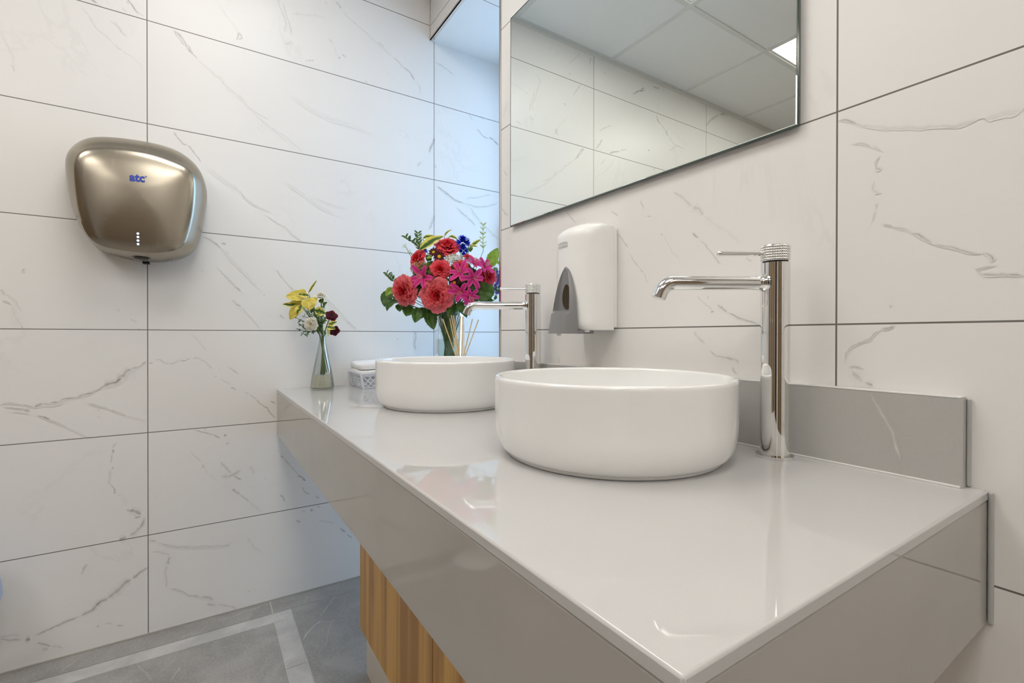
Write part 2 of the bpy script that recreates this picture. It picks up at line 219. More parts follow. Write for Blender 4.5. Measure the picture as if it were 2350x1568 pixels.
V_LEFT=[(2.5,0.35,[(-1.007,1.8),(-0.998,1.793),(-0.983,1.794)]),(2.5,0.6,[(-0.932,1.829),(-0.924,1.821)]),(1.9,0.4,[(-0.941,1.808),(-0.932,1.799),(-0.925,1.799)]),(2.6,0.35,[(-0.918,1.814),(-0.908,1.807),(-0.89,1.797)]),(1.9,0.3,[(-0.976,1.812),(-0.968,1.807)]),(3.7,0.18,[(-1.031,1.779),(-1.012,1.757),(-0.998,1.728),(-0.974,1.712),(-0.957,1.694)]),(2.5,0.4,[(-0.958,1.695),(-0.944,1.683),(-0.94,1.69)]),(1.9,0.2,[(-0.944,1.683),(-0.92,1.673),(-0.89,1.651)]),(2.5,0.3,[(-0.969,1.76),(-0.95,1.747),(-0.938,1.732)]),(5.7,0.1,[(-1.184,1.659),(-1.172,1.623),(-1.162,1.598),(-1.156,1.56)]),(2.0,0.65,[(-1.166,1.575),(-1.159,1.565),(-1.158,1.555)]),(4.6,0.5,[(-0.823,1.785),(-0.811,1.768),(-0.797,1.751),(-0.786,1.752)]),(3.0,0.8,[(-0.8,1.754),(-0.784,1.749),(-0.775,1.73),(-0.761,1.716)]),(3.4,0.2,[(-0.761,1.716),(-0.726,1.691),(-0.688,1.661)]),(9.0,0.13,[(-0.712,1.675),(-0.682,1.649),(-0.652,1.633),(-0.621,1.602),(-0.589,1.587)]),(4.9,0.3,[(-0.659,1.838),(-0.648,1.831),(-0.644,1.82),(-0.655,1.813)]),(5.5,0.1,[(-0.709,1.903),(-0.667,1.853),(-0.642,1.823)]),(4.6,0.5,[(-0.822,1.483),(-0.81,1.464),(-0.797,1.449),(-0.786,1.448)]),(3.0,0.75,[(-0.789,1.451),(-0.772,1.431),(-0.761,1.416),(-0.753,1.403)]),(4.1,0.3,[(-0.53,1.982),(-0.522,1.961),(-0.507,1.922),(-0.5,1.88),(-0.492,1.878)]),(5.2,0.4,[(-0.358,2.049),(-0.337,2.029)]),(4.3,0.2,[(-0.337,2.029),(-0.316,2.008),(-0.265,1.983),(-0.229,1.969)]),(5.7,0.12,[(-0.504,1.95),(-0.439,1.97),(-0.383,1.98)]),(3.4,0.35,[(-0.379,1.911),(-0.364,1.892)]),(4.3,0.12,[(-0.364,1.892),(-0.35,1.854)]),(5.2,0.8,[(-0.348,1.856),(-0.342,1.853)]),(3.0,0.6,[(-0.337,1.87),(-0.321,1.862)]),(4.5,0.4,[(-0.207,1.957),(-0.184,1.946)]),(6.2,0.12,[(-0.265,1.979),(-0.211,1.953),(-0.151,1.918)]),(3.7,0.5,[(-0.153,1.92),(-0.123,1.904),(-0.103,1.887)]),(5.6,0.55,[(-0.108,1.895),(-0.081,1.88),(-0.066,1.856)]),(3.8,0.2,[(-0.066,1.856),(-0.044,1.844),(-0.044,1.806)]),(5.0,0.35,[(-0.439,1.813),(-0.429,1.82)]),(4.2,0.25,[(-0.456,1.812),(-0.445,1.809)]),(5.7,0.2,[(-0.522,1.845),(-0.494,1.859)]),(4.4,0.35,[(-0.256,1.8),(-0.246,1.792)]),(5.1,0.2,[(-0.395,2.034),(-0.381,2.027)]),(3.6,0.2,[(-0.211,2.11),(-0.207,2.105)]),(5.4,0.4,[(-0.658,1.836),(-0.648,1.83),(-0.645,1.82),(-0.655,1.812)]),(9.1,0.13,[(-0.709,1.686),(-0.69,1.657),(-0.653,1.633)]),(4.7,0.22,[(-0.653,1.633),(-0.633,1.611),(-0.602,1.592),(-0.566,1.579)]),(4.0,0.2,[(-0.581,1.571),(-0.563,1.558),(-0.523,1.539),(-0.493,1.517),(-0.462,1.497)]),(10.7,0.07,[(-0.5,1.679),(-0.439,1.65),(-0.383,1.635),(-0.299,1.63),(-0.234,1.615)]),(5.8,0.6,[(0.018,1.659),(0.012,1.639),(-0.001,1.612),(-0.007,1.589)]),(7.6,0.22,[(-0.059,1.529),(-0.034,1.548)]),(5.8,0.25,[(0.02,1.554),(0.023,1.535)]),(3.7,0.3,[(0.019,1.954),(0.056,1.947),(0.106,1.926)]),(4.5,0.3,[(0.168,1.787),(0.19,1.767)]),(3.9,0.3,[(0.223,1.795),(0.242,1.78)]),(4.5,0.8,[(0.207,1.736),(0.235,1.716),(0.265,1.707)]),(5.9,0.8,[(0.265,1.717),(0.292,1.703),(0.317,1.689)]),(5.5,0.8,[(0.026,1.468),(0.07,1.448),(0.105,1.425),(0.151,1.418)]),(6.4,0.35,[(0.151,1.418),(0.205,1.412),(0.258,1.42),(0.315,1.448)]),(5.1,0.3,[(0.154,1.436),(0.227,1.457),(0.28,1.476)]),(6.3,0.4,[(0.108,1.397),(0.147,1.374),(0.205,1.331)]),(7.7,0.3,[(0.172,1.407),(0.228,1.35),(0.281,1.311),(0.318,1.285)]),(4.9,0.5,[(0.02,1.654),(0.01,1.627),(-0.005,1.59)]),(4.8,0.2,[(-0.055,1.523),(-0.036,1.545)]),(4.9,0.55,[(0.02,1.353),(0.007,1.321),(-0.005,1.289)]),(8.2,0.1,[(-0.736,1.391),(-0.692,1.361),(-0.653,1.339)]),(4.2,0.3,[(-0.653,1.339),(-0.641,1.318),(-0.616,1.298),(-0.584,1.285),(-0.561,1.278)]),(2.9,0.3,[(-0.578,1.27),(-0.551,1.252),(-0.518,1.234),(-0.498,1.214),(-0.461,1.192)]),(7.4,0.1,[(-0.518,1.386),(-0.456,1.351),(-0.413,1.324),(-0.358,1.297)]),(4.6,0.12,[(-0.424,1.349),(-0.376,1.333),(-0.32,1.326)]),(2.7,0.55,[(-0.752,1.177),(-0.728,1.168),(-0.71,1.158),(-0.699,1.147)]),(4.9,0.55,[(-0.699,1.166),(-0.688,1.159)]),(4.2,0.35,[(-0.691,1.132),(-0.681,1.138)]),(6.3,0.1,[(-0.699,1.148),(-0.66,1.103),(-0.619,1.06),(-0.597,1.025)]),(2.9,0.3,[(-0.622,1.062),(-0.615,1.053)]),(3.5,0.2,[(-0.708,1.082),(-0.684,1.056),(-0.66,1.029)]),(3.2,0.65,[(-0.663,1.031),(-0.647,1.013)]),(4.2,0.35,[(-0.673,0.988),(-0.66,0.974),(-0.647,0.964)]),(2.8,0.3,[(-0.647,0.964),(-0.635,0.95),(-0.616,0.928),(-0.591,0.892)]),(3.3,0.4,[(-0.545,1.094),(-0.535,1.073),(-0.525,1.065)]),(2.6,0.25,[(-0.525,1.065),(-0.494,1.027)]),(2.4,0.35,[(-0.753,1.076),(-0.747,1.067)]),(3.6,0.4,[(-0.583,1.005),(-0.579,1.008)]),(4.4,0.3,[(-0.535,0.948),(-0.523,0.928)]),(5.4,0.2,[(-0.42,1.028),(-0.376,0.991),(-0.316,0.93)]),(4.7,0.35,[(-0.327,0.936),(-0.312,0.92),(-0.285,0.894)]),(4.9,0.3,[(-0.133,0.867),(-0.132,0.856)]),(4.2,0.6,[(-0.062,0.893),(-0.06,0.867),(-0.064,0.842),(-0.06,0.817)]),(3.8,0.35,[(-1.186,0.696),(-1.173,0.699),(-1.157,0.696),(-1.146,0.693)]),(2.5,0.4,[(-1.18,0.688),(-1.153,0.684),(-1.137,0.679)]),(7.1,0.75,[(-1.143,0.677),(-1.13,0.674)]),(2.5,0.25,[(-1.164,0.675),(-1.141,0.67)]),(2.9,0.5,[(-1.146,0.693),(-1.123,0.683)]),(5.2,0.9,[(-1.124,0.682),(-1.111,0.689),(-1.099,0.69),(-1.087,0.692),(-1.078,0.694),(-1.073,0.697)]),(3.0,0.8,[(-1.073,0.698),(-1.056,0.703),(-1.041,0.704),(-1.026,0.707)]),(4.7,0.8,[(-1.038,0.705),(-1.026,0.708),(-1.01,0.715),(-1.003,0.717)]),(3.4,0.8,[(-1.01,0.713),(-0.995,0.722),(-0.982,0.732),(-0.969,0.736)]),(8.9,0.75,[(-0.985,0.734),(-0.969,0.738),(-0.955,0.743),(-0.942,0.756)]),(11.8,0.55,[(-0.958,0.743),(-0.942,0.757),(-0.931,0.773),(-0.92,0.779)]),(4.2,0.5,[(-0.925,0.777),(-0.906,0.784),(-0.886,0.798)]),(6.5,0.25,[(-1.109,0.69),(-1.083,0.686),(-1.066,0.697)]),(3.2,0.7,[(-1.118,0.662),(-1.104,0.656),(-1.092,0.646)]),(3.9,0.3,[(-1.095,0.647),(-1.078,0.637),(-1.056,0.623)]),(4.0,0.1,[(-1.056,0.623),(-1.016,0.595)]),(2.7,0.3,[(-1.016,0.685),(-0.982,0.672),(-0.969,0.664)]),(3.1,0.4,[(-0.969,0.664),(-0.947,0.653),(-0.931,0.644)]),(4.8,0.35,[(-0.996,0.665),(-0.991,0.665)]),(2.0,0.3,[(-0.998,0.649),(-0.987,0.645)]),(3.5,0.2,[(-0.931,0.644),(-0.887,0.623)]),(3.6,0.55,[(-0.882,0.793),(-0.871,0.795)]),(4.3,0.28,[(-0.871,0.801),(-0.855,0.802),(-0.846,0.792),(-0.822,0.792),(-0.804,0.799)]),(3.3,0.5,[(-0.81,0.803),(-0.798,0.798),(-0.78,0.803)]),(5.2,0.2,[(-0.78,0.804),(-0.761,0.806),(-0.743,0.792),(-0.723,0.77)]),(4.5,0.4,[(-0.771,0.808),(-0.766,0.807)]),(2.7,0.4,[(-0.684,0.776),(-0.668,0.765),(-0.654,0.75)]),(3.1,0.6,[(-0.708,0.769),(-0.705,0.768)]),(3.8,0.5,[(-0.719,0.745),(-0.714,0.745)]),(3.1,0.25,[(-0.704,0.741),(-0.678,0.718)]),(3.9,0.45,[(-0.678,0.711),(-0.664,0.706),(-0.661,0.698)]),(2.3,0.4,[(-0.641,0.693),(-0.624,0.686)]),(3.1,0.35,[(-0.624,0.686),(-0.603,0.667)]),(3.6,0.65,[(-0.608,0.673),(-0.596,0.654),(-0.574,0.637),(-0.56,0.615),(-0.544,0.6)]),(2.8,0.7,[(-0.564,0.661),(-0.548,0.647)]),(4.0,0.3,[(-0.58,0.679),(-0.577,0.678)]),(4.5,0.12,[(-0.78,0.88),(-0.758,0.85),(-0.736,0.827)]),(4.2,0.4,[(-0.953,0.569),(-0.961,0.564),(-0.964,0.553)]),(4.8,0.9,[(-0.964,0.553),(-0.963,0.54)]),(3.5,0.4,[(-0.965,0.541),(-0.966,0.525),(-0.968,0.513)]),(2.4,0.6,[(-0.96,0.502),(-0.967,0.496)]),(5.5,0.25,[(-0.968,0.496),(-0.971,0.467),(-0.968,0.451)]),(3.5,0.5,[(-0.968,0.455),(-0.963,0.441),(-0.957,0.428)]),(4.2,0.7,[(-0.961,0.433),(-0.956,0.426)]),(13.9,0.06,[(-0.956,0.425),(-0.929,0.385)]),(4.9,0.6,[(-0.932,0.376),(-0.926,0.369)]),(10.5,0.9,[(-0.929,0.371),(-0.915,0.365),(-0.9,0.354)]),(7.6,0.4,[(-0.896,0.347),(-0.898,0.324),(-0.912,0.308),(-0.928,0.296)]),(10.0,0.75,[(-0.932,0.295),(-0.951,0.29)]),(3.5,0.6,[(-0.917,0.347),(-0.904,0.348),(-0.899,0.35)]),(2.8,0.6,[(-0.774,0.587),(-0.747,0.575),(-0.722,0.564),(-0.703,0.549)]),(5.9,0.7,[(-0.696,0.563),(-0.687,0.56)]),(5.9,0.35,[(-0.69,0.531),(-0.681,0.537)]),(2.9,0.4,[(-0.748,0.589),(-0.74,0.584)]),(4.0,0.2,[(-0.784,0.526),(-0.752,0.479)]),(4.9,0.35,[(-0.752,0.479),(-0.747,0.465)]),(9.0,0.08,[(-0.747,0.465),(-0.712,0.417)]),(6.7,0.35,[(-0.705,0.48),(-0.69,0.459),(-0.674,0.438)]),(5.1,0.85,[(-0.674,0.438),(-0.661,0.425),(-0.647,0.413)]),(10.8,0.3,[(-0.705,0.436),(-0.683,0.431),(-0.647,0.44)]),(8.6,0.2,[(-0.624,0.454),(-0.609,0.425)]),(5.2,0.3,[(-0.583,0.406),(-0.58,0.403)]),(5.1,0.45,[(-0.674,0.389),(-0.65,0.368)]),(3.8,0.45,[(-0.65,0.368),(-0.624,0.34)]),(6.0,0.12,[(-0.624,0.34),(-0.59,0.294)]),(4.3,0.4,[(-0.63,0.388),(-0.627,0.386)]),(3.5,0.6,[(-0.535,0.475),(-0.525,0.466)]),(3.6,0.3,[(-0.527,0.466),(-0.498,0.43),(-0.478,0.4)]),(4.5,0.7,[(-0.482,0.403),(-0.467,0.389),(-0.456,0.378)]),(3.6,0.6,[(-0.465,0.348),(-0.457,0.338),(-0.442,0.33)]),(3.6,0.5,[(-0.469,0.36),(-0.461,0.345)]),(4.0,0.6,[(-0.535,0.347),(-0.525,0.33),(-0.523,0.318)]),(4.6,0.4,[(-0.425,0.325),(-0.414,0.307)]),(4.4,0.3,[(-0.545,0.495),(-0.542,0.488)]),(8.2,0.85,[(-0.442,0.28),(-0.433,0.271)]),(3.7,0.5,[(-0.422,0.286),(-0.407,0.278)]),(4.5,0.35,[(-0.469,0.281),(-0.457,0.27)]),(4.5,0.5,[(-0.486,0.253),(-0.474,0.239)]),(5.5,0.2,[(-0.418,0.236),(-0.36,0.212)]),(5.7,0.6,[(-0.345,0.194),(-0.324,0.173)]),(2.9,0.5,[(-0.319,0.167),(-0.3,0.148)]),(5.5,0.4,[(-0.884,0.276),(-0.866,0.265)]),(5.5,0.28,[(-0.866,0.266),(-0.827,0.243),(-0.771,0.228),(-0.726,0.221),(-0.684,0.214),(-0.665,0.229)]),(4.7,0.25,[(-0.878,0.241),(-0.859,0.237),(-0.837,0.223),(-0.832,0.216)]),(6.4,0.45,[(-0.834,0.216),(-0.838,0.201),(-0.835,0.191)]),(5.6,0.25,[(-0.839,0.192),(-0.845,0.17),(-0.84,0.146)]),(4.8,0.6,[(-0.842,0.148),(-0.84,0.144)]),(4.0,0.3,[(-0.84,0.144),(-0.843,0.125)]),(4.8,0.4,[(-0.834,0.12),(-0.809,0.108),(-0.788,0.086),(-0.754,0.072)]),(6.6,0.5,[(-0.754,0.071),(-0.735,0.063),(-0.723,0.052)]),(7.4,0.4,[(-0.742,0.045),(-0.723,0.037),(-0.716,0.036)]),(4.2,0.3,[(-0.716,0.036),(-0.684,0.022),(-0.655,0.001)]),(4.3,0.5,[(-0.632,0.051),(-0.623,0.051)]),(3.5,0.5,[(-0.563,0.041),(-0.56,0.041)]),(5.1,0.15,[(-0.636,0.228),(-0.617,0.198),(-0.59,0.166)]),(6.8,0.6,[(-0.885,0.198),(-0.903,0.186),(-0.922,0.174)]),(12.5,0.6,[(-0.922,0.174),(-0.937,0.167),(-0.955,0.143),(-0.977,0.133)]),(7.6,0.85,[(-0.959,0.142),(-0.977,0.133),(-0.991,0.126),(-1.009,0.11),(-1.033,0.102)]),(5.5,0.8,[(-1.033,0.102),(-1.061,0.097),(-1.081,0.09),(-1.104,0.084),(-1.126,0.079)]),(6.3,0.7,[(-1.077,0.091),(-1.104,0.086),(-1.117,0.08)]),(5.2,0.5,[(-1.188,0.091),(-1.17,0.084),(-1.148,0.078)]),(8.8,0.8,[(-1.142,0.073),(-1.131,0.072)]),(4.3,0.3,[(-1.188,0.096),(-1.17,0.096),(-1.148,0.09)]),(4.0,0.7,[(-1.121,0.059),(-1.104,0.05),(-1.091,0.04)]),(4.0,0.3,[(-1.091,0.04),(-1.068,0.025)]),(9.8,0.4,[(-1.11,0.035),(-1.097,0.037)]),(4.6,0.35,[(-1.016,0.242),(-1.026,0.229),(-1.032,0.214)]),(4.7,0.45,[(-1.0,0.061),(-0.993,0.06)]),(3.7,0.3,[(-0.984,0.066),(-0.963,0.056)]),(3.8,0.5,[(-0.957,0.051),(-0.939,0.043)]),(2.8,0.5,[(-1.186,0.992),(-1.174,0.98)]),(2.8,0.25,[(-1.174,0.98),(-1.159,0.965),(-1.145,0.934)]),(2.8,0.4,[(-1.181,0.963),(-1.172,0.958),(-1.166,0.951)]),(7.6,0.12,[(-1.166,0.949),(-1.159,0.927),(-1.146,0.896)]),(2.6,0.6,[(-1.147,0.898),(-1.144,0.894)]),(4.5,0.45,[(-1.146,1.038),(-1.138,1.048)]),(3.5,0.25,[(-0.925,0.924),(-0.908,0.907)]),(2.8,0.35,[(-0.954,0.948),(-0.946,0.943)]),(2.8,0.4,[(-0.906,0.895),(-0.902,0.891)]),(10.5,0.3,[(-0.411,2.251),(-0.442,2.252)]),(5.7,0.3,[(-0.725,2.11),(-0.739,2.123)]),(4.3,0.25,[(-0.725,2.16),(-0.8,2.241)]),(5.1,0.4,[(-0.853,2.2),(-0.866,2.237)]),(5.2,0.3,[(-0.953,2.179),(-0.963,2.201)]),(7.1,0.8,[(-1.157,2.139),(-1.208,2.173),(-1.255,2.19)]),(8.0,0.7,[(-1.22,2.18),(-1.249,2.196)]),(9.7,0.5,[(-1.314,2.227),(-1.368,2.229)]),(5.4,0.2,[(-0.528,2.064),(-0.558,2.032),(-0.516,1.913),(-0.524,1.874)]),(4.9,0.5,[(-0.694,1.964),(-0.707,1.972)]),(5.7,0.3,[(-0.753,2.019),(-0.8,2.089)]),(5.6,0.5,[(-0.653,1.838),(-0.658,1.808)]),(4.6,0.4,[(-0.439,1.819),(-0.447,1.812)]),(6.5,0.7,[(-1.341,2.08),(-1.357,2.047),(-1.382,2.037)]),(5.8,0.4,[(-1.382,2.037),(-1.419,2.013)]),(7.5,0.65,[(-1.419,2.013),(-1.441,1.989)]),(5.8,0.3,[(-1.441,1.989),(-1.49,1.954),(-1.582,1.949)]),(5.1,0.5,[(-0.82,1.787),(-0.796,1.76),(-0.773,1.723)]),(5.8,0.15,[(-0.773,1.723),(-0.672,1.646),(-0.593,1.576),(-0.492,1.505)]),(4.4,0.6,[(-0.904,1.798),(-0.939,1.854),(-0.929,1.829)]),(5.3,0.7,[(-0.99,1.796),(-1.022,1.811),(-1.07,1.822)]),(4.6,0.4,[(-1.07,1.828),(-1.119,1.842)]),(4.8,0.6,[(-1.273,1.872),(-1.289,1.879)]),(5.2,0.3,[(-0.918,1.886),(-0.959,1.919),(-1.011,1.942)]),(5.7,0.4,[(-1.315,1.773),(-1.334,1.793)]),(6.0,0.25,[(-0.929,1.725),(-0.959,1.761)]),(8.9,0.5,[(-1.777,2.125),(-1.85,2.188),(-1.91,2.225)]),(11.0,0.6,[(-1.91,2.225),(-1.972,2.246),(-2.035,2.276)]),(6.7,0.25,[(-1.451,1.908),(-1.516,1.951)])]
V_MIRROR=[(4.1,0.3,[(0.834,1.178),(0.87,1.143)]),(2.8,0.35,[(1.068,1.154),(1.07,1.144),(1.077,1.129)]),(2.2,0.5,[(1.085,1.115),(1.097,1.112)]),(2.4,0.4,[(0.985,1.148),(1.008,1.132)]),(3.7,0.2,[(1.15,1.151),(1.172,1.131),(1.193,1.111)]),(7.6,0.3,[(1.192,1.111),(1.205,1.101),(1.215,1.089)]),(6.5,0.08,[(1.215,1.089),(1.249,1.062),(1.287,1.027)]),(3.1,0.8,[(1.19,1.063),(1.206,1.049)]),(1.8,0.4,[(1.206,1.049),(1.222,1.032),(1.238,1.011),(1.251,0.996)]),(2.2,0.4,[(1.121,1.075),(1.126,1.07)]),(2.2,0.15,[(1.126,1.07),(1.147,1.034),(1.166,1.016)]),(2.7,0.4,[(1.004,1.097),(1.018,1.08),(1.038,1.059)]),(2.0,0.35,[(1.038,1.05),(1.054,1.025),(1.069,1.009)]),(2.3,0.5,[(1.067,1.011),(1.078,1.001)]),(2.0,0.3,[(1.078,1.001),(1.089,0.981)]),(3.5,0.35,[(1.222,0.942),(1.226,0.941)]),(3.4,0.6,[(1.229,0.917),(1.236,0.918)]),(2.5,0.25,[(1.202,0.948),(1.222,0.929),(1.233,0.918)]),(1.7,0.6,[(1.242,0.931),(1.254,0.919),(1.262,0.914)]),(1.4,0.65,[(1.262,0.914),(1.282,0.905),(1.304,0.898),(1.316,0.891)]),(1.9,0.4,[(1.282,0.892),(1.289,0.891)]),(2.4,0.5,[(1.248,0.924),(1.253,0.922)]),(5.1,0.22,[(1.197,0.885),(1.201,0.873),(1.22,0.858)]),(2.5,0.45,[(1.227,0.85),(1.239,0.841),(1.257,0.837),(1.275,0.833)]),(2.9,0.35,[(1.257,0.837),(1.28,0.832),(1.28,0.825)]),(2.8,0.4,[(1.27,0.823),(1.271,0.816),(1.282,0.809)]),(2.5,0.55,[(0.801,0.823),(0.805,0.811),(0.81,0.805)]),(1.8,0.4,[(1.292,1.003),(1.306,0.995)]),(1.9,0.5,[(1.429,1.178),(1.443,1.171),(1.452,1.164)]),(3.2,0.18,[(1.452,1.166),(1.485,1.147),(1.525,1.132),(1.561,1.124),(1.578,1.124)]),(4.9,0.1,[(1.578,1.125),(1.593,1.126),(1.61,1.122)]),(2.1,0.35,[(1.447,1.139),(1.459,1.136),(1.47,1.128)]),(2.1,0.3,[(1.47,1.129),(1.482,1.119)]),(2.1,0.4,[(1.479,1.112),(1.473,1.106),(1.473,1.098)]),(3.1,0.5,[(1.473,1.098),(1.48,1.093)]),(3.1,0.2,[(1.472,1.082),(1.47,1.069),(1.479,1.062)]),(3.6,0.4,[(1.473,1.048),(1.476,1.048)]),(2.1,0.3,[(1.473,1.04),(1.471,1.027)]),(1.8,0.5,[(1.482,1.022),(1.493,1.016)]),(1.8,0.3,[(1.493,1.016),(1.51,1.007)]),(2.2,0.5,[(1.511,1.006),(1.52,1.002),(1.526,0.993),(1.533,0.986)]),(1.4,0.5,[(1.533,0.986),(1.544,0.982),(1.553,0.98),(1.565,0.972),(1.577,0.969)]),(2.2,0.45,[(1.577,0.969),(1.587,0.964),(1.586,0.957)]),(1.5,0.45,[(1.589,0.954),(1.578,0.953),(1.573,0.952),(1.575,0.947)]),(1.8,0.55,[(1.575,0.946),(1.588,0.943),(1.598,0.941),(1.61,0.939)]),(2.6,0.4,[(1.591,0.945),(1.599,0.941)]),(2.6,0.8,[(1.481,0.885),(1.488,0.885),(1.496,0.887)]),(1.5,0.5,[(1.481,0.883),(1.473,0.877),(1.47,0.871),(1.458,0.865),(1.445,0.859),(1.439,0.85),(1.44,0.836)]),(2.7,0.55,[(1.443,0.829),(1.451,0.831),(1.46,0.83)]),(9.7,0.3,[(1.447,0.827),(1.453,0.818),(1.462,0.812)]),(3.7,0.4,[(1.462,0.812),(1.472,0.806)]),(1.5,0.6,[(1.49,0.913),(1.491,0.912)]),(3.9,0.5,[(0.532,1.256),(0.552,1.236),(0.566,1.227)]),(3.8,0.2,[(0.563,1.568),(0.539,1.517)]),(5.2,0.3,[(0.54,1.371),(0.566,1.342)])]
V_FLOOR=[(4.0,0.75,[(0.279,-0.513),(0.248,-0.494),(0.224,-0.474),(0.201,-0.441)]),(3.2,0.5,[(0.183,-0.446),(0.142,-0.417),(0.09,-0.384),(0.079,-0.362)]),(2.6,0.35,[(0.343,-0.462),(0.275,-0.441),(0.212,-0.413)]),(2.3,0.3,[(0.082,-0.472),(0.032,-0.455)]),(3.0,0.5,[(0.077,-1.062),(0.052,-1.048),(0.034,-1.035)]),(4.1,0.4,[(0.035,-0.719),(0.035,-0.671),(0.022,-0.633),(0.02,-0.586)]),(6.2,0.2,[(0.142,-0.898),(0.204,-0.872),(0.248,-0.859)]),(4.4,0.25,[(0.213,-0.801),(0.273,-0.82)]),(19.1,0.12,[(0.139,-0.725),(0.235,-0.708)]),(2.5,0.25,[(0.213,-0.448),(0.238,-0.4)])]
V_SPLASH=[(2.9,0.5,[(1.475,0.8),(1.482,0.784),(1.491,0.768),(1.498,0.753),(1.505,0.732),(1.509,0.716)])]
DRY_OUT=[(-1.0519,1.327),(-1.05,1.3493),(-1.0354,1.3768),(-1.0169,1.3969),(-0.9982,1.4073),(-0.9753,1.413),(-0.9401,1.418),(-0.8833,1.4204),(-0.8367,1.4175),(-0.804,1.4085),(-0.7817,1.3942),(-0.7613,1.3737),(-0.7476,1.3461),(-0.7395,1.3116),(-0.7384,1.2897),(-0.7431,1.242),(-0.7547,1.1717),(-0.7662,1.132),(-0.7933,1.1049),(-0.8373,1.0889),(-0.8797,1.0844),(-0.9207,1.0881),(-0.9604,1.0972),(-0.9874,1.1096),(-1.0025,1.128),(-1.0174,1.1511),(-1.0303,1.1839),(-1.043,1.2408),(-1.0501,1.2933)]
DRY_IN=[(-1.0247,1.3191),(-1.0124,1.3475),(-0.9873,1.3612),(-0.9581,1.3693),(-0.9127,1.3738),(-0.8635,1.3719),(-0.8123,1.3596),(-0.7826,1.3474),(-0.7696,1.3291),(-0.7675,1.2877),(-0.772,1.2217),(-0.7828,1.1682),(-0.7936,1.1307),(-0.8126,1.1133),(-0.8437,1.1038),(-0.874,1.0996),(-0.9323,1.1013),(-0.9788,1.111),(-1.0004,1.1347),(-1.0162,1.1869),(-1.0231,1.2445),(-1.0257,1.2862)]
ROSES=[((0.0115,-0.1625,0.3202),0.0481,(-0.45,-0.15,0.9)),((0.0954,-0.089,0.3049),0.054,(-0.05,-0.2,1)),((0.0498,-0.0295,0.4689),0.0411,(0.1,0.65,0.75)),((-0.0135,-0.1084,0.431),0.0348,(-0.6,0.35,0.7)),((0.0919,-0.0755,0.3849),0.0342,(0,0.2,1)),((0.1166,-0.0193,0.3927),0.0271,(0.1,0.1,1)),((0.1222,0.0805,0.3704),0.0368,(0.7,0,0.7)),((0.1206,0.0054,0.431),0.0135,(0.1,0.8,0.5))]
LILIES=[((0.1481,-0.0353,0.3752),0.0444,(-0.1,0.3,1)),((0.1675,0.0036,0.3572),0.0478,(0.4,-0.1,1)),((0.1545,-0.035,0.311),0.0461,(-0.1,-0.3,1)),((0.1698,-0.0117,0.2971),0.041,(0.4,-0.5,0.8)),((0.1435,0.022,0.4071),0.0427,(0.3,0.8,0.6)),((0.1531,0.055,0.4007),0.041,(0.6,0.4,0.7)),((0.0741,-0.1304,0.3608),0.0512,(-0.4,0.0,1))]
CORN=[((0.0857,0.0072,0.4802),0.026,(0.2,0.5,0.85)),((0.0961,0.0047,0.4522),0.0154,(0,-0.1,1)),((-0.0197,-0.0811,0.4584),0.0109,(-0.3,0.5,0.7))]
DAISY=[((0.0807,-0.0739,0.4283),0.0212,(0,0.2,1)),((0.0615,-0.085,0.4437),0.0188,(-0.2,0.4,0.9)),((0.0814,-0.11,0.3558),0.0178,(-0.1,0,1)),((0.1389,-0.0496,0.3416),0.0178,(0.1,0.1,1))]
UMBEL=[((0.1006,-0.0344,0.4206),0.029,(0,0.5,0.8),0),((0.1188,0.0209,0.4198),0.0212,(0.3,0.5,0.8),0),((0.0263,-0.121,0.397),0.0301,(-0.4,0.3,0.9),1),((-0.0853,-0.1265,0.4835),0.0102,(-0.5,0.5,0.6),2),((-0.0672,-0.1173,0.4629),0.0089,(-0.5,0.3,0.6),2)]
